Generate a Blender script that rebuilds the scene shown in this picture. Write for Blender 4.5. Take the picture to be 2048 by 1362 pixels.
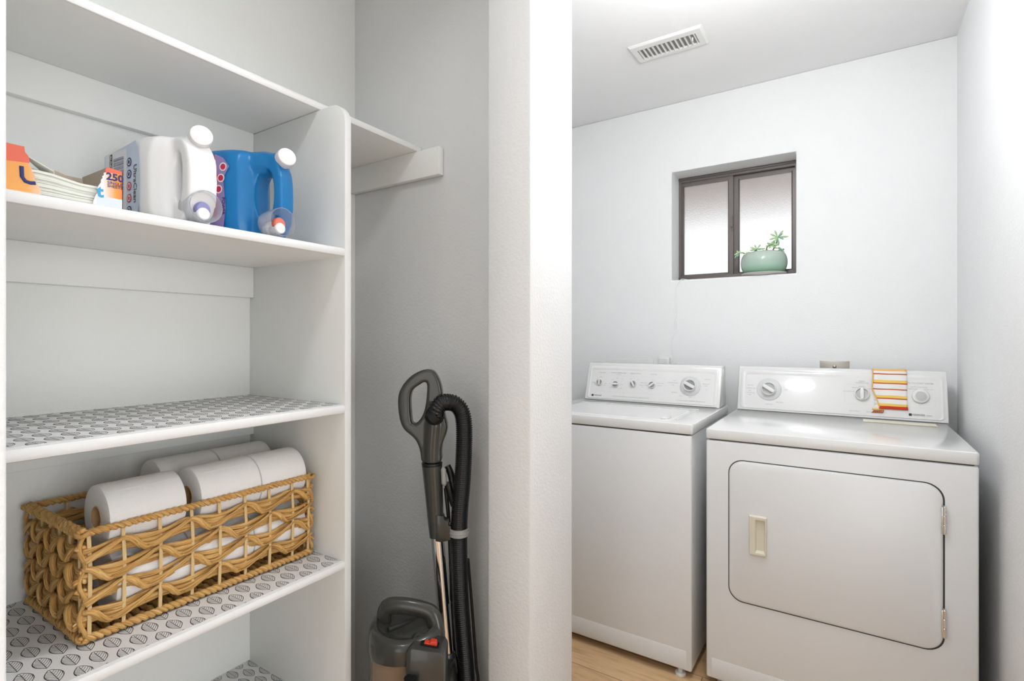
import bpy, bmesh, math, random
from mathutils import Vector, Matrix
PI = math.pi
random.seed(7)
SC = bpy.context.scene
COL = SC.collection
for o in list(bpy.data.objects): bpy.data.objects.remove(o)

# ---------------------------------------------------------------- camera, world, lights, exposure
YAW = math.atan(676 / 1045.0)
cd = bpy.data.cameras.new('camera'); cam = bpy.data.objects.new('camera', cd); COL.objects.link(cam)
cam.location = (0, 0, 1.24); cam.rotation_euler = (PI / 2, 0, YAW)
cd.sensor_width = 36; cd.lens = 36 * 1045 / 2048; cd.shift_y = -6 / 2048; cd.clip_start = .02
SC.camera = cam
w = bpy.data.worlds.new('daylight'); SC.world = w; w.use_nodes = True
w.node_tree.nodes['Background'].inputs[0].default_value = (.97, .985, 1, 1)
w.node_tree.nodes['Background'].inputs[1].default_value = .76
def area(name, loc, rot, sx, sy, power, col=(1, 1, 1), shape='RECTANGLE'):
    l = bpy.data.lights.new(name, 'AREA'); l.shape = shape; l.size = sx; l.size_y = sy
    l.energy = power; l.color = col
    o = bpy.data.objects.new(name, l); o.location = loc; o.rotation_euler = rot; COL.objects.link(o); return o
# assumed light from the unseen room at right, assumed lamp, two added fills
area('assumed_side_light', (2.70, -.35, 1.0), (PI / 2, 0, PI / 2), 1.7, 1.7, 22, (.93, .96, 1))  # added unseen area light for assumed light from the right, no window built
area('rear_fill_light', (.3, -2.40, .95), (PI / 2, 0, 0), 1.6, 1.7, 6.5, (.93, .96, 1))  # added unseen fill from behind the camera, brightens the appliance fronts
area('assumed_hall_lamp', (-.38, .10, 2.425), (0, 0, 0), .23, .23, 2.2, (.95, .97, 1), 'DISK')  # assumed unseen lamp, read off the highlight on the dryer console
gl = bpy.data.lights.new('laundry_fill_light', 'POINT'); gl.energy = 11.5; gl.shadow_soft_size = .11; gl.color = (.96, .975, 1)  # added unseen point light, lifts the laundry walls and ceiling
go = bpy.data.objects.new('laundry_fill_light', gl); go.location = (-.25, 1.40, 2.20); COL.objects.link(go)
SC.view_settings.view_transform = 'Standard'; SC.view_settings.look = 'None'
SC.view_settings.exposure = 0.9; SC.view_settings.gamma = 1.0
SC.view_settings.use_curve_mapping = False

# ---------------------------------------------------------------- materials
def lin(c): return tuple(((x / 255) / 12.92 if x / 255 <= .04045 else ((x / 255 + .055) / 1.055) ** 2.4) for x in c)
class NT:
    def __init__(s, name):
        s.m = bpy.data.materials.new(name); s.m.use_nodes = True; s.t = s.m.node_tree
        s.b = s.t.nodes['Principled BSDF']
    def n(s, ty, **k):
        x = s.t.nodes.new(ty)
        for a, v in k.items(): setattr(x, a, v)
        return x
    def l(s, a, b): s.t.links.new(a, b)
    def bump(s, h, strength, dist):
        b = s.n('ShaderNodeBump'); b.inputs['Strength'].default_value = strength; b.inputs['Distance'].default_value = dist
        s.l(h, b.inputs['Height']); s.l(b.outputs[0], s.b.inputs['Normal'])
    def coord(s, kind='Object'): return s.n('ShaderNodeTexCoord').outputs[kind]
    def noise(s, scale, vec=None, detail=3, rough=.55):
        x = s.n('ShaderNodeTexNoise'); x.inputs['Scale'].default_value = scale; x.inputs['Detail'].default_value = detail
        x.inputs['Roughness'].default_value = rough
        s.l(vec if vec is not None else s.coord(), x.inputs['Vector']); return x.outputs['Fac']
    def ramp(s, fac, stops, mode='LINEAR'):
        r = s.n('ShaderNodeValToRGB'); r.color_ramp.interpolation = mode
        e = r.color_ramp.elements
        while len(e) < len(stops): e.new(.5)
        for i, (p, c) in enumerate(stops): e[i].position = p; e[i].color = (*c, 1)
        s.l(fac, r.inputs[0]); return r.outputs[0]
    def maprange(s, v, a, b, c=0, d=1):
        m = s.n('ShaderNodeMapRange'); s.l(v, m.inputs[0])
        for i, x in enumerate((a, b, c, d)): m.inputs[i + 1].default_value = x
        return m.outputs[0]
def mat(name, col, rough=.5, metal=0, bump=None, spec=.5, coat=0, trans=0, ior=1.45, alpha=1, srgb=True, sss=0):
    k = NT(name); c = lin(col) if srgb else col
    k.b.inputs['Base Color'].default_value = (*c, 1); k.b.inputs['Roughness'].default_value = rough
    k.b.inputs['Metallic'].default_value = metal; k.b.inputs['Specular IOR Level'].default_value = spec
    k.b.inputs['Coat Weight'].default_value = coat; k.b.inputs['Transmission Weight'].default_value = trans
    k.b.inputs['IOR'].default_value = ior; k.b.inputs['Alpha'].default_value = alpha
    if bump: k.bump(k.noise(bump[0]), bump[1], bump[2])
    # faint variation so nothing is a dead flat colour
    if trans == 0 and metal == 0:
        mx = k.n('ShaderNodeMixRGB'); mx.blend_type = 'MULTIPLY'; mx.inputs[0].default_value = 1
        mx.inputs[1].default_value = (*c, 1)
        k.l(k.ramp(k.noise(9), [(0, (.97, .97, .97)), (1, (1, 1, 1))]), mx.inputs[2]); k.l(mx.outputs[0], k.b.inputs['Base Color'])
    return k.m
M = {}
M['wall'] = mat('wall_paint', (238, 239, 239), .75, bump=(150, .3, .0045), spec=.25)
M['ceiling'] = mat('ceiling_paint', (243, 243, 243), .85, bump=(190, .15, .003), spec=.2)
M['closet'] = mat('wall_paint_lifted', (246, 247, 244), .72, bump=(170, .22, .0035), spec=.25)  # same paint as the walls, made paler to lift the dim closet
M['shelf'] = mat('shelf_paint', (245, 246, 243), .42, bump=(60, .08, .002))
M['shelfedge'] = mat('shelf_edge_paint', (236, 236, 235), .38, bump=(50, .1, .002))
M['liner'] = mat('shelf_liner_paper', (232, 232, 231), .45)
M['ink'] = mat('liner_ink', (66, 66, 68), .5)
M['enamel'] = mat('white_enamel', (231, 231, 229), .16, bump=(300, .02, .0005), coat=.3)
M['enamel_d'] = mat('white_enamel_cabinet', (233, 234, 234), .25, bump=(250, .03, .0005))
M['plastic_w'] = mat('white_plastic', (230, 230, 228), .3)
M['gap'] = mat('dark_gap', (60, 62, 60), .7)
M['grey_knob'] = mat('knob_grey_inlay', (160, 160, 160), .45)
M['grey_light'] = mat('knob_light_inlay', (196, 196, 194), .45)
M['skirt'] = mat('knob_skirt', (216, 216, 216), .35)
M['label_txt'] = mat('console_print', (168, 168, 168), .5)
M['line'] = mat('console_line', (205, 205, 205), .5)
M['logo'] = mat('logo_print', (50, 50, 52), .5)
M['cream'] = mat('cream_plastic', (226, 220, 200), .35)
M['steel'] = mat('steel', (190, 188, 184), .28, 1)
M['chrome'] = mat('chrome', (225, 224, 224), .14, 1)
M['plate'] = mat('brushed_plate', (170, 165, 158), .35, 1)
M['bronze'] = mat('bronze_frame', (112, 106, 103), .42, .3)  # dark bronze made lighter, window glare put into the colour
M['kraft'] = mat('kraft_core', (206, 168, 120), .9)
M['stake'] = mat('basket_stake', (222, 192, 140), .6)
M['tissue'] = None
M['vac_grey'] = mat('vacuum_grey', (62, 62, 58), .26, .2, coat=.3)
M['vac_dark'] = mat('vacuum_dark_grey', (48, 48, 45), .34)
M['vac_black'] = mat('vacuum_black', (20, 20, 20), .35)
M['vac_light'] = mat('vacuum_light_grey', (158, 158, 155), .4)
M['red'] = mat('switch_red', (214, 62, 36), .35)
M['hose'] = mat('hose_black', (24, 24, 25), .22)
M['jug_w'] = mat('jug_white', (236, 236, 236), .33, bump=(240, .1, .0008))
M['jug_b'] = mat('jug_blue', (22, 122, 186), .3, bump=(420, .25, .0008))
M['cap_w'] = mat('cap_white', (240, 240, 240), .35)
M['clear'] = mat('clear_cup', (244, 245, 250), .12, trans=.80, ior=1.35)
M['lbl_blue'] = mat('label_pale_blue', (200, 214, 232), .4)
M['lbl_white'] = mat('label_white', (226, 226, 230), .4)
M['lbl_brown'] = mat('label_dark_brown', (70, 48, 44), .5)
M['lbl_navy'] = mat('label_navy', (44, 52, 110), .5)
M['lbl_red'] = mat('label_red', (205, 50, 84), .45)
M['lbl_lilac'] = mat('label_lilac', (160, 140, 190), .45)
M['lbl_sky'] = mat('print_sky_blue', (70, 168, 210), .5)
M['violet'] = mat('tap_violet', (140, 140, 190), .4)
M['coral'] = mat('tap_coral', (226, 120, 100), .4)
M['board'] = mat('raw_cardboard', (178, 165, 148), .9)
M['sheet'] = mat('dryer_sheet', (228, 229, 220), .85)
M['towel_w'] = mat('towel_white', (238, 236, 232), .95, bump=(900, .5, .001))
M['towel_y'] = mat('towel_yellow', (242, 206, 108), .95, bump=(900, .5, .001))
M['towel_o'] = mat('towel_orange_edge', (240, 190, 116), .95, bump=(900, .5, .001))
M['towel_r'] = mat('towel_rust', (196, 92, 62), .95, bump=(900, .5, .001))
M['towel_r2'] = mat('towel_red', (208, 66, 38), .95, bump=(900, .5, .001))
M['saucer'] = mat('saucer_white', (212, 208, 204), .4)
M['soil'] = mat('potting_soil', (70, 62, 48), .95, bump=(300, .6, .004))
M['leaf'] = mat('succulent_leaf', (190, 220, 166), .45)
M['leaf_d'] = mat('succulent_leaf_dark', (146, 192, 160), .45)
M['stem'] = mat('succulent_stem', (140, 150, 96), .6)
M['void'] = mat('vent_void_shade', (150, 150, 145), .8)
M['eave'] = mat('eave_paint', (168, 156, 150), .8)
M['wallout'] = mat('neighbour_render', (214, 206, 200), .85)
# tissue
k = NT('toilet_paper'); k.b.inputs['Base Color'].default_value = (*lin((240, 239, 237)), 1); k.b.inputs['Roughness'].default_value = .95
k.b.inputs['Specular IOR Level'].default_value = .1
k.bump(k.noise(300, detail=3), .5, .0016); M['tissue'] = k.m
# basket fibre, streaks run along every strand through its UV map
def fibre(name, tint):
    k = NT(name); uv = k.n('ShaderNodeUVMap').outputs[0]
    mp = k.n('ShaderNodeMapping'); mp.inputs['Scale'].default_value = (9, 5, 1); k.l(uv, mp.inputs[0])
    f = k.noise(2.2, mp.outputs[0], 5, .7)
    mp2 = k.n('ShaderNodeMapping'); mp2.inputs['Scale'].default_value = (11, 22, 1); k.l(uv, mp2.inputs[0])
    g = k.noise(1.6, mp2.outputs[0], 3, .6)
    add = k.n('ShaderNodeMath', operation='ADD'); k.l(f, add.inputs[0]); k.l(g, add.inputs[1])
    hv = k.n('ShaderNodeMath', operation='MULTIPLY'); k.l(add.outputs[0], hv.inputs[0]); hv.inputs[1].default_value = .5
    c = [tuple(a * b for a, b in zip(lin(x), tint)) for x in ((108, 64, 26), (212, 156, 80), (236, 188, 112), (252, 226, 172))]
    k.l(k.ramp(hv.outputs[0], [(.385, c[0]), (.45, c[1]), (.54, c[2]), (.62, c[3])]), k.b.inputs['Base Color'])
    k.b.inputs['Roughness'].default_value = .55; k.bump(g, .9, .002); return k.m
M['fibre'] = fibre('hyacinth_fibre', (1, 1, 1))
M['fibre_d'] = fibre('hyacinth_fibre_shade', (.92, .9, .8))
# floor planks
k = NT('oak_planks'); co = k.coord()
br = k.n('ShaderNodeTexBrick'); br.inputs['Scale'].default_value = 1; br.inputs['Brick Width'].default_value = 1.22
br.inputs['Row Height'].default_value = .18; br.inputs['Mortar Size'].default_value = .0016; br.offset = .37
br.inputs['Color1'].default_value = (*lin((228, 192, 148)), 1); br.inputs['Color2'].default_value = (*lin((218, 180, 138)), 1)
br.inputs['Mortar'].default_value = (*lin((140, 108, 78)), 1); k.l(co, br.inputs['Vector'])
mp = k.n('ShaderNodeMapping'); mp.inputs['Scale'].default_value = (1.6, 16, 1); k.l(co, mp.inputs[0])
g = k.noise(3.2, mp.outputs[0], 6, .65)
mx = k.n('ShaderNodeMixRGB', blend_type='MULTIPLY'); mx.inputs[0].default_value = 1; k.l(br.outputs[0], mx.inputs[1])
k.l(k.ramp(g, [(.3, (.62, .56, .5)), (.5, (.93, .92, .9)), (.7, (1.0, 1, 1))]), mx.inputs[2]); k.l(mx.outputs[0], k.b.inputs['Base Color'])
k.b.inputs['Roughness'].default_value = .45; k.bump(g, .15, .001); M['floor'] = k.m
# frosted glass
k = NT('frosted_glass'); k.b.inputs['Base Color'].default_value = (.96, .97, .98, 1); k.b.inputs['Transmission Weight'].default_value = 1
k.b.inputs['Roughness'].default_value = .42; k.b.inputs['IOR'].default_value = 1.4
v = k.n('ShaderNodeTexVoronoi'); v.inputs['Scale'].default_value = 190; k.l(k.coord(), v.inputs['Vector'])
k.bump(v.outputs['Distance'], .35, .0015); M['frost'] = k.m
# mint glazed bowl, paler upward; its backlight is put into the colour
k = NT('mint_bowl'); z = k.n('ShaderNodeSeparateXYZ'); k.l(k.coord(), z.inputs[0])
k.l(k.ramp(k.maprange(z.outputs[2], 0, .11), [(.1, lin((150, 200, 168))), (.35, lin((190, 220, 200))), (.9, lin((214, 228, 216)))]), k.b.inputs['Base Color'])
k.b.inputs['Roughness'].default_value = .12; k.b.inputs['Transmission Weight'].default_value = .25; M['mint'] = k.m
# vacuum bin
M['bin'] = mat('smoked_bin', (176, 150, 124), .12, trans=.45, ior=1.3)
# dryer-sheet box print: gradient bands printed on the carton
k = NT('box_print'); s = k.n('ShaderNodeSeparateXYZ'); k.l(k.coord(), s.inputs[0])
y = k.maprange(s.outputs[1], 0, .185)
horiz = k.ramp(y, [(.0, lin((236, 150, 60))), (.38, lin((238, 170, 92))), (.56, lin((240, 232, 232))), (.84, lin((242, 236, 236))), (.93, lin((240, 160, 72))), (1, lin((226, 108, 66)))])
dz = k.n('ShaderNodeMath', operation='MULTIPLY_ADD'); k.l(y, dz.inputs[0]); dz.inputs[1].default_value = -.022; k.l(s.outputs[2], dz.inputs[2])
top = k.n('ShaderNodeMath', operation='GREATER_THAN'); k.l(dz.outputs[0], top.inputs[0]); top.inputs[1].default_value = .034
m1 = k.n('ShaderNodeMixRGB'); k.l(top.outputs[0], m1.inputs[0]); k.l(horiz, m1.inputs[1]); m1.inputs[2].default_value = (*lin((226, 108, 84)), 1)
lo = k.n('ShaderNodeMath', operation='LESS_THAN'); k.l(s.outputs[2], lo.inputs[0]); lo.inputs[1].default_value = .016
rt = k.n('ShaderNodeMath', operation='GREATER_THAN'); k.l(y, rt.inputs[0]); rt.inputs[1].default_value = .8
an = k.n('ShaderNodeMath', operation='MULTIPLY'); k.l(lo.outputs[0], an.inputs[0]); k.l(rt.outputs[0], an.inputs[1])
m2 = k.n('ShaderNodeMixRGB'); k.l(an.outputs[0], m2.inputs[0]); k.l(m1.outputs[0], m2.inputs[1]); m2.inputs[2].default_value = (*lin((216, 224, 236)), 1)
k.l(m2.outputs[0], k.b.inputs['Base Color']); k.b.inputs['Roughness'].default_value = .4; M['boxprint'] = k.m

# ---------------------------------------------------------------- mesh helper
class B:
    def __init__(s):
        s.v = []; s.f = []; s.mi = []; s.sm = []; s.uv = {}; s.T = None
    def add(s, verts, faces, mi=0, smooth=False, uvs=None):
        n = len(s.v)
        for p in verts:
            p = Vector(p)
            s.v.append(s.T @ p if s.T is not None else p)
        for i, f in enumerate(faces):
            if uvs: s.uv[len(s.f)] = uvs[i]
            s.f.append([n + j for j in f]); s.mi.append(mi); s.sm.append(smooth)
        return s
    def bm(s, bm, mi=0, smooth=False):
        bm.verts.index_update()
        s.add([v.co.copy() for v in bm.verts], [[v.index for v in f.verts] for f in bm.faces], mi, smooth); bm.free(); return s
    def box(s, x0, x1, y0, y1, z0, z1, bev=0, seg=2, mi=0, rot=None):
        b = bmesh.new(); bmesh.ops.create_cube(b, size=1)
        for v in b.verts:
            v.co = Vector(((x0 + x1) / 2 + v.co.x * (x1 - x0), (y0 + y1) / 2 + v.co.y * (y1 - y0), (z0 + z1) / 2 + v.co.z * (z1 - z0)))
        if bev: bmesh.ops.bevel(b, geom=b.edges[:], offset=bev, segments=seg, profile=.5, affect='EDGES')
        if rot is not None:
            c = Vector(((x0 + x1) / 2, (y0 + y1) / 2, (z0 + z1) / 2))
            for v in b.verts: v.co = rot @ (v.co - c) + c
        return s.bm(b, mi, bool(bev))
    def tube(s, path, r, n=8, mi=0, cap=True, flat=1, closed=False, up=None, ustart=0):
        P = [Vector(p) for p in path]; N = len(P)
        R = r if isinstance(r, (list, tuple)) else [r] * N
        T = []
        for i in range(N):
            a = P[(i - 1) % N] if (closed or i > 0) else P[i]; b = P[(i + 1) % N] if (closed or i < N - 1) else P[i]
            t = (b - a); T.append(t.normalized() if t.length > 1e-9 else Vector((0, 0, 1)))
        u = Vector(up) if up is not None else (Vector((0, 0, 1)) if abs(T[0].z) < .9 else Vector((1, 0, 0)))
        vs = []; L = [ustart]
        for i in range(1, N): L.append(L[-1] + (P[i] - P[i - 1]).length)
        if closed: L.append(L[-1] + (P[0] - P[-1]).length)
        for i in range(N):
            u = (u - T[i] * u.dot(T[i]))
            u = u.normalized() if u.length > 1e-6 else T[i].orthogonal().normalized()
            w_ = T[i].cross(u)
            for j in range(n):
                a = 2 * PI * j / n
                vs.append(P[i] + u * math.cos(a) * R[i] + w_ * math.sin(a) * R[i] * flat)
        fs = []; uv = []
        for i in range(N if closed else N - 1):
            k2 = (i + 1) % N
            for j in range(n):
                j2 = (j + 1) % n
                fs.append([i * n + j, i * n + j2, k2 * n + j2, k2 * n + j])
                uv.append([(L[i], j / n), (L[i], (j + 1) / n), (L[i + 1], (j + 1) / n), (L[i + 1], j / n)])
        if cap and not closed:
            fs.append(list(range(n))[::-1]); uv.append([(L[0], .5)] * n)
            fs.append([(N - 1) * n + j for j in range(n)]); uv.append([(L[-1], .5)] * n)
        return s.add(vs, fs, mi, True, uv)
    def lathe(s, prof, c=(0, 0, 0), ax=(0, 0, 1), n=32, mi=0, sx=1, sy=1, smooth=True):
        ax = Vector(ax).normalized(); c = Vector(c)
        u = Vector((1, 0, 0)) if abs(ax.x) < .9 else Vector((0, 1, 0))
        u = (u - ax * u.dot(ax)).normalized(); w_ = ax.cross(u); vs = []
        for r, h in prof:
            for j in range(n):
                a = 2 * PI * j / n; vs.append(c + ax * h + u * math.cos(a) * r * sx + w_ * math.sin(a) * r * sy)
        fs = []
        for i in range(len(prof) - 1):
            for j in range(n):
                j2 = (j + 1) % n; fs.append([i * n + j, i * n + j2, (i + 1) * n + j2, (i + 1) * n + j])
        if prof[0][0] > 1e-6 and prof[0] != prof[-1]: fs.append(list(range(n))[::-1])
        if prof[-1][0] > 1e-6 and prof[0] != prof[-1]: fs.append([(len(prof) - 1) * n + j for j in range(n)])
        return s.add(vs, fs, mi, smooth)
    def prism(s, poly, o, ex, ey, ez, d0, d1, mi=0, bev=0, smooth=False):
        o, ex, ey, ez = map(Vector, (o, ex, ey, ez)); n = len(poly)
        b = bmesh.new()
        A = [b.verts.new(o + ex * p[0] + ey * p[1] + ez * d0) for p in poly]
        C = [b.verts.new(o + ex * p[0] + ey * p[1] + ez * d1) for p in poly]
        b.faces.new(A[::-1]); b.faces.new(C)
        for i in range(n): b.faces.new([A[i], A[(i + 1) % n], C[(i + 1) % n], C[i]])
        bmesh.ops.recalc_face_normals(b, faces=b.faces[:])
        if bev:
            e = [x for x in b.edges if x.calc_face_angle(0) > .6]
            bmesh.ops.bevel(b, geom=e, offset=bev, segments=2, profile=.5, affect='EDGES')
        return s.bm(b, mi, smooth or bool(bev))
    def ring(s, outer, inner, o, ex, ey, ez, d0, d1, mi=0):
        "frame between two loops of equal count, from depth d0 to d1"
        o, ex, ey, ez = map(Vector, (o, ex, ey, ez)); n = len(outer)
        P = lambda q, d: o + ex * q[0] + ey * q[1] + ez * d
        vs = [P(q, d0) for q in outer] + [P(q, d0) for q in inner] + [P(q, d1) for q in outer] + [P(q, d1) for q in inner]
        fs = []
        for i in range(n):
            j = (i + 1) % n
            fs += [[i, j, n + j, n + i], [2 * n + j, 2 * n + i, 3 * n + i, 3 * n + j], [j, i, 2 * n + i, 2 * n + j], [n + i, n + j, 3 * n + j, 3 * n + i]]
        return s.add(vs, fs, mi, False)
    def text(s, body, size, o, ex, ey, mi=0, align='CENTER', thick=.0002, xs=1, bold=0):
        cu = bpy.data.curves.new('t', 'FONT'); cu.body = body; cu.size = size; cu.align_x = align; cu.align_y = 'CENTER'
        cu.resolution_u = 2; cu.offset = bold; cu.extrude = thick
        ob = bpy.data.objects.new('t', cu); COL.objects.link(ob)
        bpy.context.view_layer.update()
        me = bpy.data.meshes.new_from_object(ob.evaluated_get(bpy.context.evaluated_depsgraph_get()))
        o, ex, ey = Vector(o), Vector(ex).normalized(), Vector(ey).normalized(); ez = ex.cross(ey)
        s.add([o + ex * v.co.x * xs + ey * v.co.y + ez * v.co.z for v in me.vertices], [list(p.vertices) for p in me.polygons], mi)
        bpy.data.objects.remove(ob); bpy.data.curves.remove(cu); bpy.data.meshes.remove(me); return s
    def build(s, name, mats, parent=None, loc=None, sharp=.6, fixn=True):
        me = bpy.data.meshes.new(name); me.from_pydata([tuple(v) for v in s.v], [], s.f)
        for m in (mats if isinstance(mats, (list, tuple)) else [mats]): me.materials.append(M[m] if isinstance(m, str) else m)
        me.polygons.foreach_set('material_index', s.mi); me.polygons.foreach_set('use_smooth', s.sm)
        if s.uv:
            ul = me.uv_layers.new(name='UVMap')
            for i, p in enumerate(me.polygons):
                if i in s.uv:
                    for k_, li in enumerate(p.loop_indices): ul.data[li].uv = s.uv[i][k_]
        if fixn:
            b = bmesh.new(); b.from_mesh(me); bmesh.ops.recalc_face_normals(b, faces=b.faces[:]); b.to_mesh(me); b.free()
        if sharp:
            try: me.set_sharp_from_angle(angle=sharp)
            except Exception: pass
        me.update()
        o = bpy.data.objects.new(name, me); COL.objects.link(o)
        if loc is not None:
            me.transform(Matrix.Translation(-Vector(loc))); o.location = loc
        if parent is not None:
            o.parent = parent
            if loc is None: me.transform(Matrix.Translation(-Vector(WORLD(parent))))
            else: o.location = Vector(loc) - Vector(WORLD(parent))
        return o
def WORLD(o):
    l = Vector(o.location); 
    while o.parent: o = o.parent; l += Vector(o.location)
    return l
def thing(name, label, cat, loc=(0, 0, 0), group=None):
    o = bpy.data.objects.new(name, None); o.empty_display_size = .05; COL.objects.link(o); o.location = loc
    o['label'] = label; o['category'] = cat
    if group: o['group'] = group
    return o
def tag(o, label, cat, group=None, kind=None):
    o['label'] = label; o['category'] = cat
    if group: o['group'] = group
    if kind: o['kind'] = kind
    return o
def struct(o, label=None, cat=None):
    o['kind'] = 'structure'
    if label: o['label'] = label
    if cat: o['category'] = cat
    return o
def rrect(x0, x1, y0, y1, r, n=6, rs=None):
    rs = rs or [r] * 4; out = []
    for (cx, cy, a0), q in zip(((x1 - rs[0], y1 - rs[0], 0), (x0 + rs[1], y1 - rs[1], PI / 2), (x0 + rs[2], y0 + rs[2], PI), (x1 - rs[3], y0 + rs[3], 1.5 * PI)), rs):
        for i in range(n + 1):
            a = a0 + PI / 2 * i / n; out.append((cx + q * math.cos(a), cy + q * math.sin(a)))
    return out
def remesh(o, vox, it=6, fac=.5):
    m = o.modifiers.new('remesh', 'REMESH'); m.mode = 'VOXEL'; m.voxel_size = vox; m.use_smooth_shade = True
    s_ = o.modifiers.new('smooth', 'SMOOTH'); s_.factor = fac; s_.iterations = it
def smoothpath(pts, n=8):
    P = [Vector(p) for p in pts]; out = []
    for i in range(len(P) - 1):
        a = P[max(i - 1, 0)]; b = P[i]; c = P[i + 1]; d = P[min(i + 2, len(P) - 1)]
        for j in range(n):
            t = j / n
            out.append(.5 * ((2 * b) + (c - a) * t + (2 * a - 5 * b + 4 * c - d) * t * t + (3 * b - a - 3 * c + d) * t ** 3))
    out.append(P[-1]); return out

# ================================================================= SETTING
BY, RX, CZ = 2.70, .357, 2.44            # back wall, right wall, ceiling
XB, YS, UY, SF = -1.291, 1.098, .759, -.925   # closet back wall, closet side wall, upright, shelf front
WX = -.60                                # hall side of the closet wall
YE = -2.5; XE = 2.8
struct(B().box(-1.6, XE, YE, 2.95, -.06, 0).build('floor', 'floor'), 'light oak plank floor', 'floor')
struct(B().box(-1.6, XE, YE, 2.95, CZ, CZ + .08).build('ceiling', 'ceiling'), 'smooth white ceiling', 'ceiling')
struct(B().box(RX, RX + .12, .55, 2.95, 0, CZ).build('wall_right', 'wall'), 'white textured wall on the right', 'wall')  # unseen near part runs forward to keep side light off the partition
x0, x1, z0, z1 = -.77, -.206, 1.532, 2.088
b = B(); W1 = 2.89
b.ring([(RX + .1, 0), (RX + .1, CZ), (-1.6, CZ), (-1.6, 0)], [(x1, z0), (x1, z1), (x0, z1), (x0, z0)], (0, 0, 0), (1, 0, 0), (0, 0, 1), (0, 1, 0), BY, W1)
wb = b.build('wall_back', 'wall'); struct(wb, 'white textured wall behind the appliances', 'wall')
bv = wb.modifiers.new('bevel', 'BEVEL'); bv.width = .006; bv.segments = 3
b = B().prism([(-1.60, 1.217), (WX, 1.217), (WX, 1.004), (-.719, 1.004), (-.719, YS), (-1.60, YS)], (0, 0, 0), (1, 0, 0), (0, 1, 0), (0, 0, 1), 0, CZ, bev=.008)
struct(b.build('wall_partition', 'wall'), 'white end of the wall between closet and laundry', 'wall')
struct(B().box(-.719, WX, YE, .14, 0, CZ, .005, 3).build('wall_left', 'wall'), 'white wall left of the closet opening', 'wall')
struct(B().box(-1.41, XB, -.07, YS, 0, CZ).build('wall_closet_back', 'closet'), 'back wall of the closet', 'wall')
struct(B().box(XB, -.719, -.07, .05, 0, CZ).build('wall_closet_left', 'closet'))
struct(B().box(-.719, WX, .13, 1.01, 2.30, CZ, .004).build('wall_closet_header', 'wall'))
struct(B().box(-1.62, -1.50, 1.217, 2.9, 0, CZ).build('wall_laundry_left', 'wall'))

struct(B().box(-.75, XE, YE - .1, YE, 0, CZ).build('wall_room_rear', 'wall'))
struct(B().box(XE, XE + .1, YE, .65, 0, CZ).build('wall_room_right', 'wall'))
struct(B().box(RX + .1, XE, .55, .65, 0, CZ).build('wall_room_front', 'wall'))
# window
b = B()
FY0, FY1 = 2.835, 2.885
b.ring([(x1 + .004, z0 - .004), (x1 + .004, z1 + .004), (x0 - .004, z1 + .004), (x0 - .004, z0 - .004)], [(x1 - .014, z0 + .028), (x1 - .014, z1 - .024), (x0 + .014, z1 - .024), (x0 + .014, z0 + .028)],
       (0, 0, 0), (1, 0, 0), (0, 0, 1), (0, 1, 0), FY0, FY1)
b.box(x0, x1, FY0 - .006, FY0 + .004, z1 - .012, z1, .001); b.box(x0, x1, FY0 - .006, FY0 + .004, z0, z0 + .03, .001)
fr = struct(b.build('window_1', 'bronze'), 'small bronze framed sliding window of frosted glass', 'window')
for (a0, a1, ya, wl, wr) in ((x0 + .012, -.498, 2.842, .014, .026), (-.512, x1 - .012, 2.862, .040, .020)):
    s_ = B().ring([(a1, z0 + .016), (a1, z1 - .022), (a0, z1 - .022), (a0, z0 + .016)], [(a1 - wr, z0 + .042), (a1 - wr, z1 - .046), (a0 + wl, z1 - .046), (a0 + wl, z0 + .042)], (0, 0, 0), (1, 0, 0), (0, 0, 1), (0, 1, 0), ya, ya + .014)
    s_.box(a0 + wl - .005, a0 + wl, ya - .004, ya, z0 + .04, z1 - .04, .001); s_.box(a1 - wr, a1 - wr + .004, ya - .003, ya, z0 + .04, z1 - .04, .001)
    so = s_.build('window_sash', 'bronze', fr); so.modifiers.new('bevel', 'BEVEL').width = .0015
    B().box(a0 + wl - .004, a1 - wr + .004, ya + .005, ya + .009, z0 + .038, z1 - .042).build('window_pane', 'frost', so)
b = B().box(-.506, -.501, 2.834, 2.842, 1.78, 1.86, .002); b.box(-.508, -.499, 2.826, 2.838, 1.80, 1.812, .002); b.build('window_latch', 'bronze', fr)
b = B().box(x0 + .001, x1 - .001, BY + .004, FY0, z0 - .004, z0 + .0015, .001); struct(b.build('window_sill_surface', 'wall', fr))
# outside: eave and neighbouring wall seen blurred through the glass
struct(B().box(-2.6, 1.6, 2.9, 4.3, 2.17, 2.25, .01).build('trim_eave', 'eave'), 'brown eave outside the window', 'eave')
struct(B().box(-3.5, 2.5, 2.96, 7.2, -.25, -.1).build('ground_outside', 'wallout'), 'pale ground outside the window', 'ground')

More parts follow.
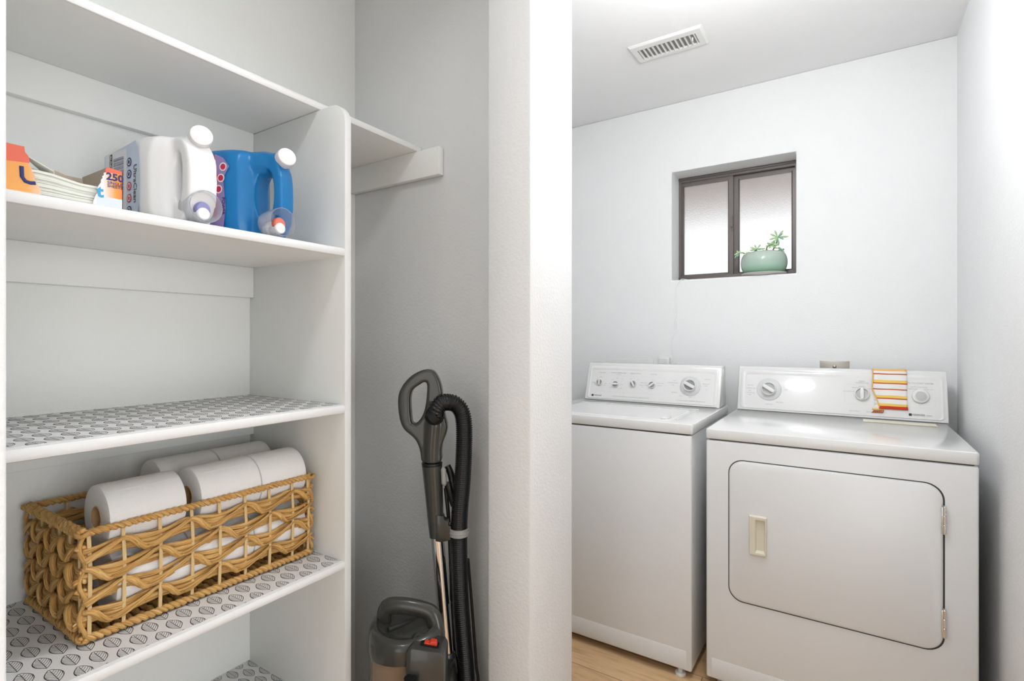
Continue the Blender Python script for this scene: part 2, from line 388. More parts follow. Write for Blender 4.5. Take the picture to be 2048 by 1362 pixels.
# ================================================================= CLOSET SHELVING
sh = thing('closet_shelving', 'built-in white closet shelving with upright panel and wall cleats', 'shelving', (-1.1, .4, 0))
def leafmesh(b, X0, X1, Y0, Y1, z, flip=1):
    out = [(0, .0), (.0002, .0018), (.0035, .0042), (.007, .0066), (.0125, .0093), (.0185, .0104), (.0245, .0099), (.0295, .0083), (.0345, .0052), (.0385, .0022), (.0412, 0)]
    def wid(t):
        for (a, wa), (c, wc) in zip(out, out[1:]):
            if a <= t <= c: return wa + (wc - wa) * (t - a) / (c - a + 1e-9)
        return -1
    lines = [([(t, sgn * w_) for t, w_ in out], .00055 if sgn > 0 else .00065) for sgn in (1, -1)]
    lines.append(([(.002 + i * .0065, 0) for i in range(7)], .0004))
    arm = [(.0412 - t, w_) for t, w_ in reversed(out[5:])]
    for kk in range(1, 6):
        for sgn in (1, -1):
            pts = []
            for q in range(13):
                f = q / 12 * (len(arm) - 1); i = min(int(f), len(arm) - 2); u = f - i
                dt = arm[i][0] * (1 - u) + arm[i + 1][0] * u; ww = arm[i][1] * (1 - u) + arm[i + 1][1] * u
                t = .0412 - .0062 * kk - dt
                if t < .0005 or ww > wid(t): break
                pts.append((t, sgn * ww))
            if len(pts) > 1: lines.append((pts, .00038))
    def strip(P, wd):
        for p, q in zip(P, P[1:]):
            c = ((p[0] + q[0]) / 2, (p[1] + q[1]) / 2)
            if not (X0 < c[0] < X1 and Y0 < c[1] < Y1): continue
            d = Vector((q[0] - p[0], q[1] - p[1], 0)); L_ = d.length
            if L_ < 1e-7: continue
            d /= L_; nn = Vector((-d.y, d.x, 0)) * wd; e = d * wd * .3
            nn *= 1.0; a = Vector((p[0], p[1], z)) - e; c2 = Vector((q[0], q[1], z)) + e
            b.add([a - nn, c2 - nn, c2 + nn, a + nn], [[0, 1, 2, 3]], 1)
    ry = 0
    y = .3014 - .0533 * 6
    while y < Y1 + .03:
        x = -1.0203 - .0505 * 7
        while x < X1 + .05:
            for ox, oy in ((0, 0), (.0253, -.0267)):
                tx, ty = x + ox, y + oy
                fl = -1 if (flip < 0 or ty > .735) else 1
                for pts, wd in lines:
                    P = [((tx - (.0412 - t) if fl > 0 else tx - t), ty + s2) for t, s2 in pts]
                    strip(P, wd)
            x += .0505
        y += .0533
def shelf(zt, th, liner, y1=UY, xf=SF, y0=.05, flip=1, mesh_y1=None):
    prof = [(XB, zt - th), (xf + .004, zt - th), (xf + .001, zt - th + .003), (xf, zt - th / 2), (xf + .0, zt - th / 2 + .002), (xf - .0, zt - .006), (xf - .0015, zt - .002), (xf - .006, zt), (XB, zt)]
    prof = [(XB, zt - th), (xf - .005, zt - th), (xf - .0015, zt - th + .0015), (xf, zt - th + .005), (xf, zt - .006), (xf - .002, zt - .0018), (xf - .007, zt), (XB, zt)]
    o = B().prism(prof, (0, 0, 0), (1, 0, 0), (0, 0, 1), (0, 1, 0), y0, y1, smooth=True).build('shelf', 'shelf', sh)
    for p in o.data.polygons: p.material_index = 0
    o.data.materials.append(M['shelfedge'])
    for p in o.data.polygons:
        if p.normal.x > .3: p.material_index = 1
    if liner:
        b = B(); b.box(XB + .001, xf - .0075, y0 + .001, y1 - .001, zt, zt + .0004)
        leafmesh(b, XB + .003, xf - .009, .05, y1 - .002, zt + .00055, flip)
        b.build('shelf_liner', ['liner', 'ink'], o, fixn=False)
    return o
shelf(1.776, .018, False, YS - .002, -1.012, .05)
shelf(1.436, .019, False)
b = B(); b.box(XB + .001, SF - .02, .06, UY - .002, 1.436, 1.4364)
shelf(1.0935, .0195, True)
shelf(.7515, .0175, True)
shelf(.415, .0175, True, flip=-1)
# upright with rounded top front corner
r_ = .045
prof = [(XB, 0), (SF, 0)] + [(SF - r_ + r_ * math.cos(a), 1.757 - r_ + r_ * math.sin(a)) for a in [PI / 2 * i / 8 for i in range(9)]] + [(XB, 1.757)]
up = B().prism(prof, (0, 0, 0), (1, 0, 0), (0, 0, 1), (0, 1, 0), UY, UY + .0175, bev=.0018).build('upright_panel', ['shelf', 'shelfedge'], sh)
for p in up.data.polygons:
    if p.normal.x > .5 or p.normal.z > .5: p.material_index = 1
for zt_, zb_ in ((1.758, 1.682), (1.417, 1.341), (1.074, .995), (.734, .66)):
    B().box(XB, XB + .019, .05, UY, zb_, zt_, .0015).build('wall_cleat', 'shelf', sh)
B().box(XB, -.932, YS - .021, YS - .002, 1.682, 1.758, .0015).build('wall_cleat', 'shelf', sh)

# ================================================================= CEILING VENT
vt = thing('ceiling_vent', 'white slatted air vent in the laundry ceiling', 'vent', (-.626, 2.144, CZ))
vx0, vx1, vy0, vy1 = -.773, -.479, 2.073, 2.216; ix0, ix1, iy0, iy1 = -.743, -.510, 2.110, 2.190
b = B()
o_ = [(vx1, vy0), (vx1, vy1), (vx0, vy1), (vx0, vy0)]; m_ = [(vx1 - .008, vy0 + .008), (vx1 - .008, vy1 - .008), (vx0 + .008, vy1 - .008), (vx0 + .008, vy0 + .008)]
i_ = [(ix1, iy0), (ix1, iy1), (ix0, iy1), (ix0, iy0)]
vs = [(*p, CZ) for p in o_] + [(*p, CZ - .003) for p in o_] + [(*p, CZ - .009) for p in m_] + [(*p, CZ - .009) for p in i_] + [(*p, CZ - .001) for p in i_]
fs = [[r * 4 + j, r * 4 + (j + 1) % 4, (r + 1) * 4 + (j + 1) % 4, (r + 1) * 4 + j] for r in range(4) for j in range(4)]
b.add(vs, fs); f_ = b.build('vent_frame', 'plastic_w', vt); f_.modifiers.new('bevel', 'BEVEL').width = .001
B().box(ix0 - .002, ix1 + .002, iy0 - .002, iy1 + .002, CZ - .0012, CZ - .0004).build('vent_backing', 'void', vt)  # flat grey sheet behind the slats, shade of the void put into its colour
for i in range(13):
    x = ix0 + .006 + (ix1 - ix0 - .012) * i / 12
    B().box(x - .0008, x + .0008, iy0, iy1, CZ - .010, CZ - .0015, rot=Matrix.Rotation(.35, 3, 'Y')).build('slat', 'plastic_w', vt)
B().box(ix1 - .017, ix1 - .013, iy0 + .02, iy0 + .026, CZ - .022, CZ - .008, .001).build('vent_lever', 'plastic_w', vt)

# ================================================================= WASHER
def corner_top(b, x0, x1, y0, y1, z0, z1):
    b.prism(rrect(x0, x1, y0, y1, .010, 5), (0, 0, 0), (1, 0, 0), (0, 1, 0), (0, 0, 1), z0, z1, bev=.0045)
class Plane:
    def __init__(s, Y0, z0, Y1, z1):
        s.o = Vector((0, Y0, z0)); s.u = Vector((0, Y1 - Y0, z1 - z0)); s.L = s.u.length; s.u.normalize(); s.x = Vector((1, 0, 0)); s.n = s.x.cross(s.u)
    def p(s, x, t, h=0): return s.o + s.x * x + s.u * t + s.n * h
def knob(parent, pl, x, t, r, h, ang, name='knob', skirt=0, marks=0, inlay=True, gm='grey_knob'):
    b = B(); c = pl.p(x, t, .0009)
    if skirt:
        b.lathe([(skirt, 0), (skirt, .002), (skirt * .96, .0035), (r * 1.1, .0045), (0, .0045)], c, pl.n, 40, mi=1)
        for i in range(marks):
            a = 2 * PI * i / marks; d = pl.x * math.cos(a) + pl.u * math.sin(a)
            b.tube([c + d * skirt * .82 + pl.n * .0042, c + d * skirt * .95 + pl.n * .0038], .0003, 4, 2)
    h0 = .0045 if skirt else 0
    b.lathe([(r, h0), (r, h0 + h * .55), (r * .93, h0 + h * .72), (r * .86, h0 + h * .72)] + [(r * .80, h0 + h * .35), (0, h0 + h * .35)], c, pl.n, 36)
    d = pl.x * math.cos(ang) + pl.u * math.sin(ang); e = pl.n.cross(d)
    if inlay:
        # grey sunk floor either side of the grip bar
        b.lathe([(r * .79, h0 + h * .36), (0, h0 + h * .37)], c, pl.n, 32, mi=2)
    cc = c + pl.n * (h0 + h * .30)
    poly = [(-r * .9, -r * .20), (-r * .6, -r * .25), (r * .6, -r * .25), (r * .9, -r * .20), (r * .9, r * .20), (r * .6, r * .25), (-r * .6, r * .25), (-r * .9, r * .20)]
    b.prism(poly, cc, d, e, pl.n, 0, h * .7, bev=r * .05)
    return b.build(name, ['plastic_w', 'skirt', gm], parent)
def console(parent, pl, x0, x1, ztop, yback, base_z, panel):
    # body prism: cross-section in YZ swept along X with softened ends
    t = pl.L
    A = pl.p(0, 0); Bp = pl.p(0, t - .008)
    prof = [(A.y, A.z), (Bp.y, Bp.z), (Bp.y + .004, Bp.z + .0065), (Bp.y + .014, ztop), (yback - .01, ztop), (yback, ztop - .01), (yback, base_z), (A.y, base_z)]
    o = B().prism(prof, (0, 0, 0), (0, 1, 0), (0, 0, 1), (1, 0, 0), x0, x1, bev=.004).build('console', 'enamel', parent)
    # raised rim round the print panel, then the panel
    px0, px1, t0, t1 = panel
    b = B(); outer = rrect(x0 + .010, x1 - .010, .006, t - .012, .014, 6); inner = rrect(px0, px1, t0, t1, .010, 6)
    vs = [pl.p(*q, .0) for q in outer] + [pl.p(q[0] * 1, q[1], .0035) for q in rrect(x0 + .016, x1 - .016, .010, t - .018, .012, 6)] + [pl.p(*q, .0035) for q in rrect(px0 - .006, px1 + .006, t0 - .003, t1 + .008, .012, 6)] + [pl.p(*q, .0006) for q in inner]
    n = len(outer); fs = []
    for r in range(3):
        for j in range(n): fs.append([r * n + j, r * n + (j + 1) % n, (r + 1) * n + (j + 1) % n, (r + 1) * n + j])
    b.add(vs, fs, 0, True); b.build('console_rim', 'enamel', parent, sharp=1.2)
    b = B(); b.add([pl.p(*q, .0007) for q in inner], [list(range(n))], 0)
    p = b.build('control_panel', 'enamel', parent); return o, p
def outline(b, pl, x0, x1, t0, t1, r, wd=.0005, mi=0, h=.0011):
    P = rrect(x0, x1, t0, t1, r, 6); Q = rrect(x0 + wd, x1 - wd, t0 + wd, t1 - wd, r - wd, 6)
    vs = [pl.p(*q, h) for q in P] + [pl.p(*q, h) for q in Q]; n = len(P)
    b.add(vs, [[j, (j + 1) % n, n + (j + 1) % n, n + j] for j in range(n)], mi)
wx0, wx1, wy0, wy1 = -1.164, -.480, 1.933, 2.60
wa = thing('washing_machine', 'white top-loading washing machine behind the wall edge, left of the dryer', 'washing machine', (-.82, 2.26, 0))
b = B().box(wx0, wx1, wy0, wy1, .030, .8845, .006, 3)
b.prism(rrect(wx0 + .008, wx1 - .008, wy0 + .004, wy1 - .006, .008, 4), (0, 0, 0), (1, 0, 0), (0, 1, 0), (0, 0, 1), .8840, .8885, mi=1)
cab = b.build('cabinet', ['enamel_d', 'gap'], wa)
B().box(wx0 + .018, wx1 - .018, wy0 - .0012, wy0 + .004, .034, .103, .003, 2).build('kick_panel', 'enamel_d', wa)
b = B(); corner_top(b, wx0 - .003, wx1 + .005, wy0 - .003, wy1 - .01, .8885, .9255)
b.build('top', 'enamel', wa)
# lid with recessed rim and finger notch
b = B(); L = rrect(-1.085, -.570, 1.972, 2.300, .03, 6); L2 = rrect(-1.081, -.574, 1.976, 2.296, .028, 6)
n = len(L)
b.add([(*p, .9257) for p in L] + [(*p, .9285) for p in L2], [[j, (j + 1) % n, n + (j + 1) % n, n + j] for j in range(n)] + [[n + j for j in range(n)]], 0, True)
lid = b.build('lid', 'enamel', wa, sharp=.5)
B().box(-.610, -.586, 1.99, 2.05, .9286, .9312, .0012, 2).build('finger_grip', 'plastic_w', lid)
b = B(); b.tube([(-1.10, 2.33, .9260), (-.99, 2.345, .9262), (-.55, 2.345, .9262)], .0018, 6); b.tube([(-.555, 2.01, .926), (-.553, 2.30, .926)], .0018, 6); b.build('top_bead', 'enamel', wa)
for lx in (wx0 + .045, wx1 - .045):
    for ly in (wy0 + .022, wy1 - .05):
        B().lathe([(.019, 0), (.020, .003), (.018, .010), (.009, .012), (.009, .032)], (lx, ly, 0), n=20).build('leg', 'plastic_w', wa)
PW = Plane(2.450, .926, 2.511, 1.106)
con, pan = console(wa, PW, -1.142, -.487, 1.1095, 2.585, .9255, (-1.118, -.515, .012, .157))
B().box(-1.14, -.50, 2.4495, 2.4515, .9256, .9275).build('console_seam', 'gap', wa)
knob(wa, PW, -1.071, .090, .0165, .014, PI / 2 + .1)
knob(wa, PW, -.984, .084, .0165, .014, PI * .02)
knob(wa, PW, -.894, .090, .0165, .014, PI * .66)
knob(wa, PW, -.800, .089, .0165, .014, PI * .22)
knob(wa, PW, -.621, .094, .029, .022, PI * .85, 'timer_dial', skirt=.047, marks=48)
b = B(); outline(b, PW, -1.112, -.738, .044, .128, .012); b.build('panel_outline', ['line'], pan, fixn=False); b = B()
T = lambda s_, sz, x, t, mi=1, al='CENTER', xs=1, pl=PW: b.text(s_, sz, pl.p(x, t, .0012), pl.x, pl.u, mi, al, .0001, xs)
T('LOAD SIZE', .0075, -1.064, .142); T('WATER TEMPERATURE', .0075, -.975, .143); T('SPEED SETTING', .0075, -.887, .143); T('OPTIONS', .0075, -.797, .142)
T('WASH/RINSE', .0045, -.975, .135)
for s_, x, t in (('MEDIUM', -1.066, .118), ('SMALL', -1.102, .088), ('LARGE', -1.038, .086), ('SUPER', -1.044, .076), ('WARM', -1.005, .108), ('WARM', -.98, .116), ('HOT', -1.016, .086), ('COLD', -1.010, .066), ('COLD', -.955, .112), ('COOL', -.952, .084), ('AUTO', -.954, .064),
                 ('SLOW', -.908, .115), ('FAST', -.872, .113), ('EXTRA RINSE', -.845, .098), ('FABRIC SOFTENER', -.842, .086), ('OFF', -.846, .078), ('ON', -.80, .114), ('SECOND RINSE', -.762, .100), ('REGULAR', -.764, .088)):
    T(s_, .0048, x, t)
T('DELICATE', .0055, -.548, .128); T('PERMANENT', .0058, -.552, .106); T('PRESS', .0058, -.552, .098); T('HEAVY', .0048, -.694, .116); T('COTTON NORMAL', .0058, -.702, .105); T('LIGHT', .0048, -.700, .095)
T('PREWASH', .0058, -.690, .060); T('SOAK', .0055, -.660, .044); T('OFF', .006, -.618, .040); T('KNIT', .0045, -.548, .080)
T('HEAVY DUTY   DIRECT DRIVE   TRIPLE ACTION AGITATOR   3 SPEED COMBINATIONS', .0048, -.90, .0235)
T('EXTRA LARGE CAPACITY    QUIET PAK    SELF CLEAN FILTER', .0048, -.615, .023)
b.build('console_lettering', ['line', 'label_txt'], pan, fixn=False)
b = B(); b.text('KENMORE', .0085, PW.p(-1.091, .0225, .0012), PW.x, PW.u, 0, 'LEFT', .0001); b.prism(rrect(-1.106, -1.095, .0175, .0275, .001, 2), PW.p(0, 0, .0009), PW.x, PW.u, PW.n, 0, .0003)
b.build('maker_logo', 'logo', pan, fixn=False)

# ================================================================= DRYER
dx0, dx1, dy0, dy1 = -.432, .305, 1.944, 2.645
dr = thing('tumble_dryer', 'white front-loading dryer beside the right wall, striped cloth on its console', 'dryer', (-.06, 2.3, 0))
b = B().box(dx0, dx1, dy0, dy1, .030, .8765, .007, 3)
b.prism(rrect(dx0 + .008, dx1 - .008, dy0 + .006, dy1 - .006, .008, 4), (0, 0, 0), (1, 0, 0), (0, 1, 0), (0, 0, 1), .876, .8800, mi=1)
cab = b.build('cabinet', ['enamel_d', 'gap'], dr)
b = B(); corner_top(b, dx0 - .001, dx1 + .001, dy0 - .003, dy1 - .01, .8800, .9155)
b.build('top', 'enamel', dr)
B().box(dx0 + .018, dx1 - .018, dy0 - .0012, dy0 + .004, .034, .104, .003, 2).build('kick_panel', 'enamel_d', dr)
for lx in (dx0 + .05, dx1 - .05):
    for ly in (dy0 + .04, dy1 - .05):
        B().lathe([(.019, 0), (.020, .003), (.018, .010), (.009, .012), (.009, .032)], (lx, ly, 0), n=20).build('leg', 'plastic_w', dr)
# door: dark seam ring, then slightly proud door panel
b = B(); P = rrect(-.357, .230, .326, .817, .048, 8); Q = rrect(-.354, .2255, .329, .814, .046, 8)
b.ring(P, Q, (0, 0, 0), (1, 0, 0), (0, 0, 1), (0, 1, 0), dy0 - .0004, dy0 + .002)
b.build('door_seam', 'gap', dr)
b = B(); Q2 = rrect(-.351, .2225, .332, .811, .044, 8); Q3 = rrect(-.3465, .218, .3365, .8065, .041, 8); n = len(Q)
vs = [(p[0], dy0 - .0003, p[1]) for p in Q2] + [(p[0], dy0 - .0040, p[1]) for p in Q2] + [(p[0], dy0 - .0062, p[1]) for p in Q3]
fs = [[r * n + j, r * n + (j + 1) % n, (r + 1) * n + (j + 1) % n, (r + 1) * n + j] for r in range(2) for j in range(n)]
hole = [(-.237, .512), (-.237, .622), (-.270, .622), (-.270, .512)]
b.add(vs, fs + [[2 * n + j for j in range(n)]], 0, False)
for i in range(n * 2): b.sm[i] = True
door = b.build('door', 'enamel_d', dr, sharp=.9)
# recessed cream handle
b = B(); hp = [(-.2335, .503), (-.2335, .636), (-.2895, .636), (-.2895, .503)]; hq = [(-.239, .513), (-.239, .624), (-.269, .624), (-.269, .513)]; hr = [(-.241, .519), (-.241, .619), (-.266, .619), (-.266, .519)]
y_ = dy0 - .0062
vs = [(p[0], y_, p[1]) for p in hp] + [(p[0] * .9985 + -.2615 * .0015, y_ - .010, p[1]) for p in [(-.2355, .505), (-.2355, .634), (-.2875, .634), (-.2875, .505)]] + [(p[0], y_ - .010, p[1]) for p in hq] + [(p[0], y_ - .0008, p[1]) for p in hr]
fs = [[r * 4 + j, r * 4 + (j + 1) % 4, (r + 1) * 4 + (j + 1) % 4, (r + 1) * 4 + j] for r in range(3) for j in range(4)] + [[12, 13, 14, 15]]
b.add(vs, fs); h = b.build('door_handle', 'cream', door); m_ = h.modifiers.new('bevel', 'BEVEL'); m_.width = .0022; m_.segments = 3; m_.angle_limit = .6
for za, zb in ((.677, .754), (.379, .458)):
    b = B(); L_ = (zb - za) / 3
    for i in range(3): b.lathe([(.0042, 0), (.005, .0008), (.005, L_ - .0016), (.0042, L_ - .0008)], (.2285, dy0 - .009, za + i * L_), n=16)
    b.lathe([(.0035, 0), (.0035, .003), (0, .004)], (.2285, dy0 - .009, zb), n=12); b.lathe([(.0035, 0), (.0035, -.003), (0, -.004)], (.2285, dy0 - .009, za), n=12)
    b.box(.222, .2285, dy0 - .0072, dy0 - .0055, za + .003, zb - .003, .0005); b.box(.2285, .2345, dy0 - .002, dy0 + .0005, za + .003, zb - .003, .0005)
    for z_ in (za + .015, (za + zb) / 2, zb - .015): b.lathe([(.0016, 0), (.0012, .0012), (0, .0015)], (.2325, dy0 - .002, z_), (0, -1, 0), 10, 1)
    b.build('hinge', ['chrome', 'gap'], dr)
B().box(.043, .268, 2.43, 2.500, .9156, .9172, .0007).build('lint_screen_lid', 'cream', dr)
PD = Plane(2.540, .917, 2.597, 1.104)
con, pan = console(dr, PD, -.429, .313, 1.1085, 2.635, .9157, (-.395, .290, .012, .163))
B().box(-.427, .311, 2.5395, 2.5415, .9156, .9175).build('console_seam', 'gap', dr)
knob(dr, PD, -.302, .097, .030, .024, PI * .82, 'timer_dial', skirt=.050, marks=0, gm='grey_light')
knob(dr, PD, .041, .095, .0255, .020, PI / 2, 'temperature_knob', gm='grey_light')
b = B(); c = PD.p(.230, .098, .0009)
b.lathe([(.028, 0), (.028, .006), (.025, .010), (.0205, .010), (.0195, .014), (.016, .016), (0, .0165)], c, PD.n, 36)
b.lathe([(.0165, .0162), (.0160, .0172), (0, .0176)], c, PD.n, 32, 1); b.build('start_button', ['plastic_w', 'grey_light'], dr)
b = B(); outline(b, PD, -.020, .275, .053, .136, .014); b.build('panel_outline', ['line'], pan, fixn=False); b = B()
T = lambda s_, sz, x, t, mi=1, al='CENTER', xs=1, pl=PD: b.text(s_, sz, pl.p(x, t, .0012), pl.x, pl.u, mi, al, .0001, xs)
T('FABRIC', .007, .041, .149); T('TEMPERATURE', .007, .041, .142); T('MEDIUM', .0055, .041, .127); T('PERMANENT PRESS', .0055, .03, .1215); T('HIGH', .0055, .068, .119)
T('LOW DELICATE', .0055, -.005, .105); T('FLUFF', .0055, .088, .105)
T('PUSH TO START DRYER', .0085, .226, .149); T('END OF CYCLE SIGNAL', .005, .226, .134); T('TURN TO SET', .005, .205, .126); T('SIGNAL OFF', .005, .255, .126)
T('NORMAL DRY', .0065, -.375, .098); T('VERY DRY', .0055, -.378, .112); T('LESS', .0055, -.380, .087); T('COTTON DRY', .0055, -.376, .077); T('MORE', .0055, -.380, .068); T('AUTO DRY', .0075, -.214, .118); T('AIR DRY', .0075, -.258, .041); T('TIMED DRY', .006, -.30, .030); T('70 MIN', .005, -.236, .098)
T('HEAVY DUTY', .006, .015, .024); T('EXTRA LARGE CAPACITY', .006, .09, .024); T('SERIES', .006, .255, .0235)
b.build('console_lettering', ['line', 'label_txt'], pan, fixn=False)
b = B(); b.text('KENMORE', .0105, PD.p(.2035, .024, .0012), PD.x, PD.u, 0, 'LEFT', .0001, .78); b.prism(rrect(.192, .2015, .019, .029, .001, 2), PD.p(0, 0, .0009), PD.x, PD.u, PD.n, 0, .0003)
b.build('maker_logo', 'logo', pan, fixn=False)

# striped cloth draped over the dryer console
rows = [('towel_o', .004), ('towel_w', .010), ('towel_r', .0048), ('towel_w', .0225), ('towel_y', .011), ('towel_r', .0048), ('towel_w', .0195), ('towel_r', .0048), ('towel_w', .022), ('towel_y', .0105), ('towel_r', .0048), ('towel_w', .018), ('towel_y', .010), ('towel_r2', .009)]
mats_ = ['towel_w', 'towel_y', 'towel_o', 'towel_r', 'towel_r2', 'plastic_w']
def tow(u, d, lift):
    "u 0..1 across, d distance below the console top edge (negative = over the top and down the back)"
    t = PD.L + .003 - d
    xl = .077 + (.0 if d < .08 else (d - .08) * .28) + .0015 * math.sin(d * 60); xr = .189 + .001 * math.sin(d * 45)
    x = xl + (xr - xl) * u
    h = lift + .0015 * math.sin(u * 9 + d * 30) + .001
    if d >= 0: return PD.p(x, t, h + .004)
    top = PD.p(x, PD.L + .003, .005); back = min(-d, .022)
    return Vector((x, top.y + back, 1.1115 + lift + .001)) if -d <= .03 else Vector((x, 2.638 + lift, 1.110 + (.03 + d)))
b = B(); NU = 14; ds = [-.075, -.05, -.03, -.022, -.012, -.003]; ms = ['towel_w', 'towel_y', 'towel_w', 'towel_w', 'towel_o']
d = 0; seq = [(a, a2, m_) for a, a2, m_ in zip(ds, ds[1:], ms)] + [(-.003, 0, 'towel_o')]
for m_, h_ in rows:
    k_ = max(1, round(h_ / .004))
    for q in range(k_): seq.append((d + h_ * q / k_, d + h_ * (q + 1) / k_, m_))
    d += h_
for a, c_, m_ in seq:
    for j in range(NU):
        b.add([tow(j / NU, a, 0), tow((j + 1) / NU, a, 0), tow((j + 1) / NU, c_, 0), tow(j / NU, c_, 0)], [[0, 1, 2, 3]], mats_.index(m_), True)
# turned-under corner with its knotted fringe
for q in range(10):
    d0_ = .090 + q * .0072; d1_ = d0_ + .0072; m_ = 'towel_w' if q < 9 else 'towel_y'
    f0 = .080 + q * .0004 - .0008 * (q % 2); f1 = .080 + (q + 1) * .0004
    P4 = [PD.p(f0 - (.006 if q == 9 else 0), PD.L - d0_, .0035), PD.p(.112, PD.L - d0_, .003), PD.p(.112, PD.L - d1_, .003), PD.p(f1 - (.010 if q >= 8 else 0), PD.L - d1_, .0035)]
    b.add(P4, [[0, 1, 2, 3]], mats_.index(m_), True)
b.tube([tow(0, q * .004, .001) for q in range(0, 42)], .0011, 6, mats_.index('towel_o'))
b.tube([tow(u / 10, d, .001) for u in range(0, 11)], .0022, 6, mats_.index('towel_r2'))
for q in range(6): b.tube([PD.p(.082 + q * .006, PD.L - .163, .004), PD.p(.078 + q * .006, PD.L - .170, .006), PD.p(.074 + q * .006, PD.L - .172, .004)], .0007, 5, mats_.index('towel_r'))
tw = b.build('dish_cloth', mats_, fixn=False, sharp=0)
tag(tw, 'white cloth with yellow and orange stripes hanging over the dryer console', 'cloth')
mm = tw.modifiers.new('weld', 'WELD'); mm.merge_threshold = .0001
mm = tw.modifiers.new('solid', 'SOLIDIFY'); mm.thickness = .0012; mm.offset = 1

# wall fittings behind the machines
t = thing('outlet_plate', 'steel outlet plate with round screw on wall above the dryer', 'outlet plate', (-.057, BY, 1.08))
B().box(-.112, -.002, BY - .006, BY, 1.02, 1.1375, .002, 2).build('plate', 'plate', t)
B().lathe([(.0075, 0), (.007, .004), (.004, .0065), (0, .007)], (-.057, BY - .006, 1.112), (0, -1, 0), 20).build('screw', 'steel', t)
B().box(-1.113, -.865, BY - .004, BY, .98, 1.124, .0015, 2).build('washer_box_cover', 'plastic_w')
tag(bpy.data.objects['washer_box_cover'], 'flat white cover plate on wall behind the washing machine', 'cover plate')
t = thing('power_adapter', 'white plug adapter on wall above the washing machine, thin cord rising from it', 'adapter', (-.80, BY, 1.10))
B().box(-.836, -.762, BY - .005, BY, 1.03, 1.142, .002, 2).build('socket_plate', 'plastic_w', t)
b = B().box(-.828, -.772, BY - .038, BY - .005, 1.06, 1.136, .005, 3)
for i in range(4): b.box(-.820, -.785, BY - .0392, BY - .037, 1.100 + i * .008, 1.103 + i * .008, .0005)
b.build('plug_body', 'plastic_w', t)
pts = [(-.778, BY - .03, 1.10), (-.766, BY - .02, 1.125), (-.771, BY - .006, 1.16), (-.768, BY - .005, 1.22), (-.752, BY - .004, 1.262), (-.747, BY - .004, 1.275), (-.757, BY - .004, 1.30), (-.752, BY - .004, 1.33), (-.742, BY - .004, 1.36), (-.744, BY - .004, 1.42), (-.745, BY - .004, 1.48), (-.738, BY - .005, 1.508), (-.726, BY - .009, 1.528), (-.716, BY + .004, 1.5375), (-.700, BY + .05, 1.5365), (-.705, BY + .12, 1.5365)]
b = B().tube(smoothpath(pts, 6), .0014, 8); b.tube(smoothpath([(-.748, BY - .004, 1.262), (-.742, BY - .004, 1.285), (-.744, BY - .004, 1.315), (-.749, BY - .004, 1.335)], 5), .0013, 8)
b.build('cord', 'cap_w', t)

# planter on the sill
sc_ = (-.349, 2.775)
b = B().lathe([(.055, 0), (.072, .001), (.096, .009), (.100, .0145), (.097, .0155), (.070, .010), (0, .009)], (sc_[0], sc_[1], z0 + .002), n=48)
tag(b.build('saucer', 'saucer', loc=(sc_[0], sc_[1], z0 + .002), sharp=1.2), 'pale round saucer under the mint green bowl on window sill', 'saucer')
pz = z0 + .012
pt = thing('potted_succulent', 'succulent rosettes in mint green glazed bowl on window sill', 'potted plant', (sc_[0], sc_[1], pz))
prof = [(.045, 0), (.066, .003)] + [(.068 + .034 * math.sin(PI * q / 14) ** .8 if q < 14 else .068, .003 + .104 * (1 - math.cos(PI * q / 14)) / 2) for q in range(1, 13)] + [(.074, .106), (.070, .104), (.072, .097), (.080, .085), (.070, .05)]
B().lathe(prof, (0, 0, 0), n=56).build('bowl', 'mint', None, sharp=1.5)
bw = bpy.data.objects['bowl']; bw.parent = pt
B().lathe([(.078, .080), (.04, .089), (0, .091)], (sc_[0], sc_[1], pz), n=32).build('soil', 'soil', pt)
def rosette(name, c, ax, n, L_, wd, seed, mt, droop=.2):
    rnd = random.Random(seed); b = B(); ax = Vector(ax).normalized(); u = ax.orthogonal().normalized(); w_ = ax.cross(u)
    for i in range(n):
        a = i * 2.39996; lvl = i / n; d = u * math.cos(a) + w_ * math.sin(a)
        l_ = L_ * (1 - .45 * lvl) * rnd.uniform(.88, 1.08); el = -droop + 1.0 * lvl ** 1.6
        dir_ = d * math.cos(el) + ax * math.sin(el)
        path = [Vector(c) + dir_ * l_ * q / 7 + ax * (l_ * .12 * (q / 7) ** 2) + Vector((0, 0, -.10 * l_ * (q / 7) ** 2)) for q in range(8)]
        rr = [wd * x for x in (.35, .5, .65, .85, 1.0, 1.0, .72, .2)]
        b.tube(path, rr, 8, 0 if i % 3 else 1, flat=1.0, up=ax)
        # flatten by squashing along the axis is baked through the tube's elliptical section
    return b.build(name, [mt, 'leaf_d'], pt)
cz = pz + .10
stems = B()
def stem(pts): stems.tube(smoothpath([(sc_[0] + p[0], sc_[1] + p[1], cz + p[2]) for p in pts], 5), .003, 8)
stem([(.02, 0, -.01), (.045, -.01, .02), (.062, -.02, .060)]); stem([(-.02, -.01, -.01), (-.03, -.02, .005), (-.028, -.03, .022)]); stem([(-.05, -.01, -.01), (-.085, -.03, .006), (-.105, -.05, .006)]); stem([(.01, -.02, -.01), (.02, -.03, .03), (.045, -.03, .036)])
stems.build('stem', 'stem', pt)
R_ = lambda n_, dx, dy, dz, *a, **k_: rosette(n_, (sc_[0] + dx, sc_[1] + dy, cz + dz), *a, **k_)
R_('rosette', .062, -.022, .070, (-.05, -1, .35), 11, .050, .0046, 3, 'leaf')
R_('rosette', .040, -.030, .032, (.2, -.6, .7), 12, .034, .0045, 4, 'leaf')
R_('rosette', -.027, -.032, .020, (0, -.8, .6), 9, .040, .0042, 5, 'leaf')
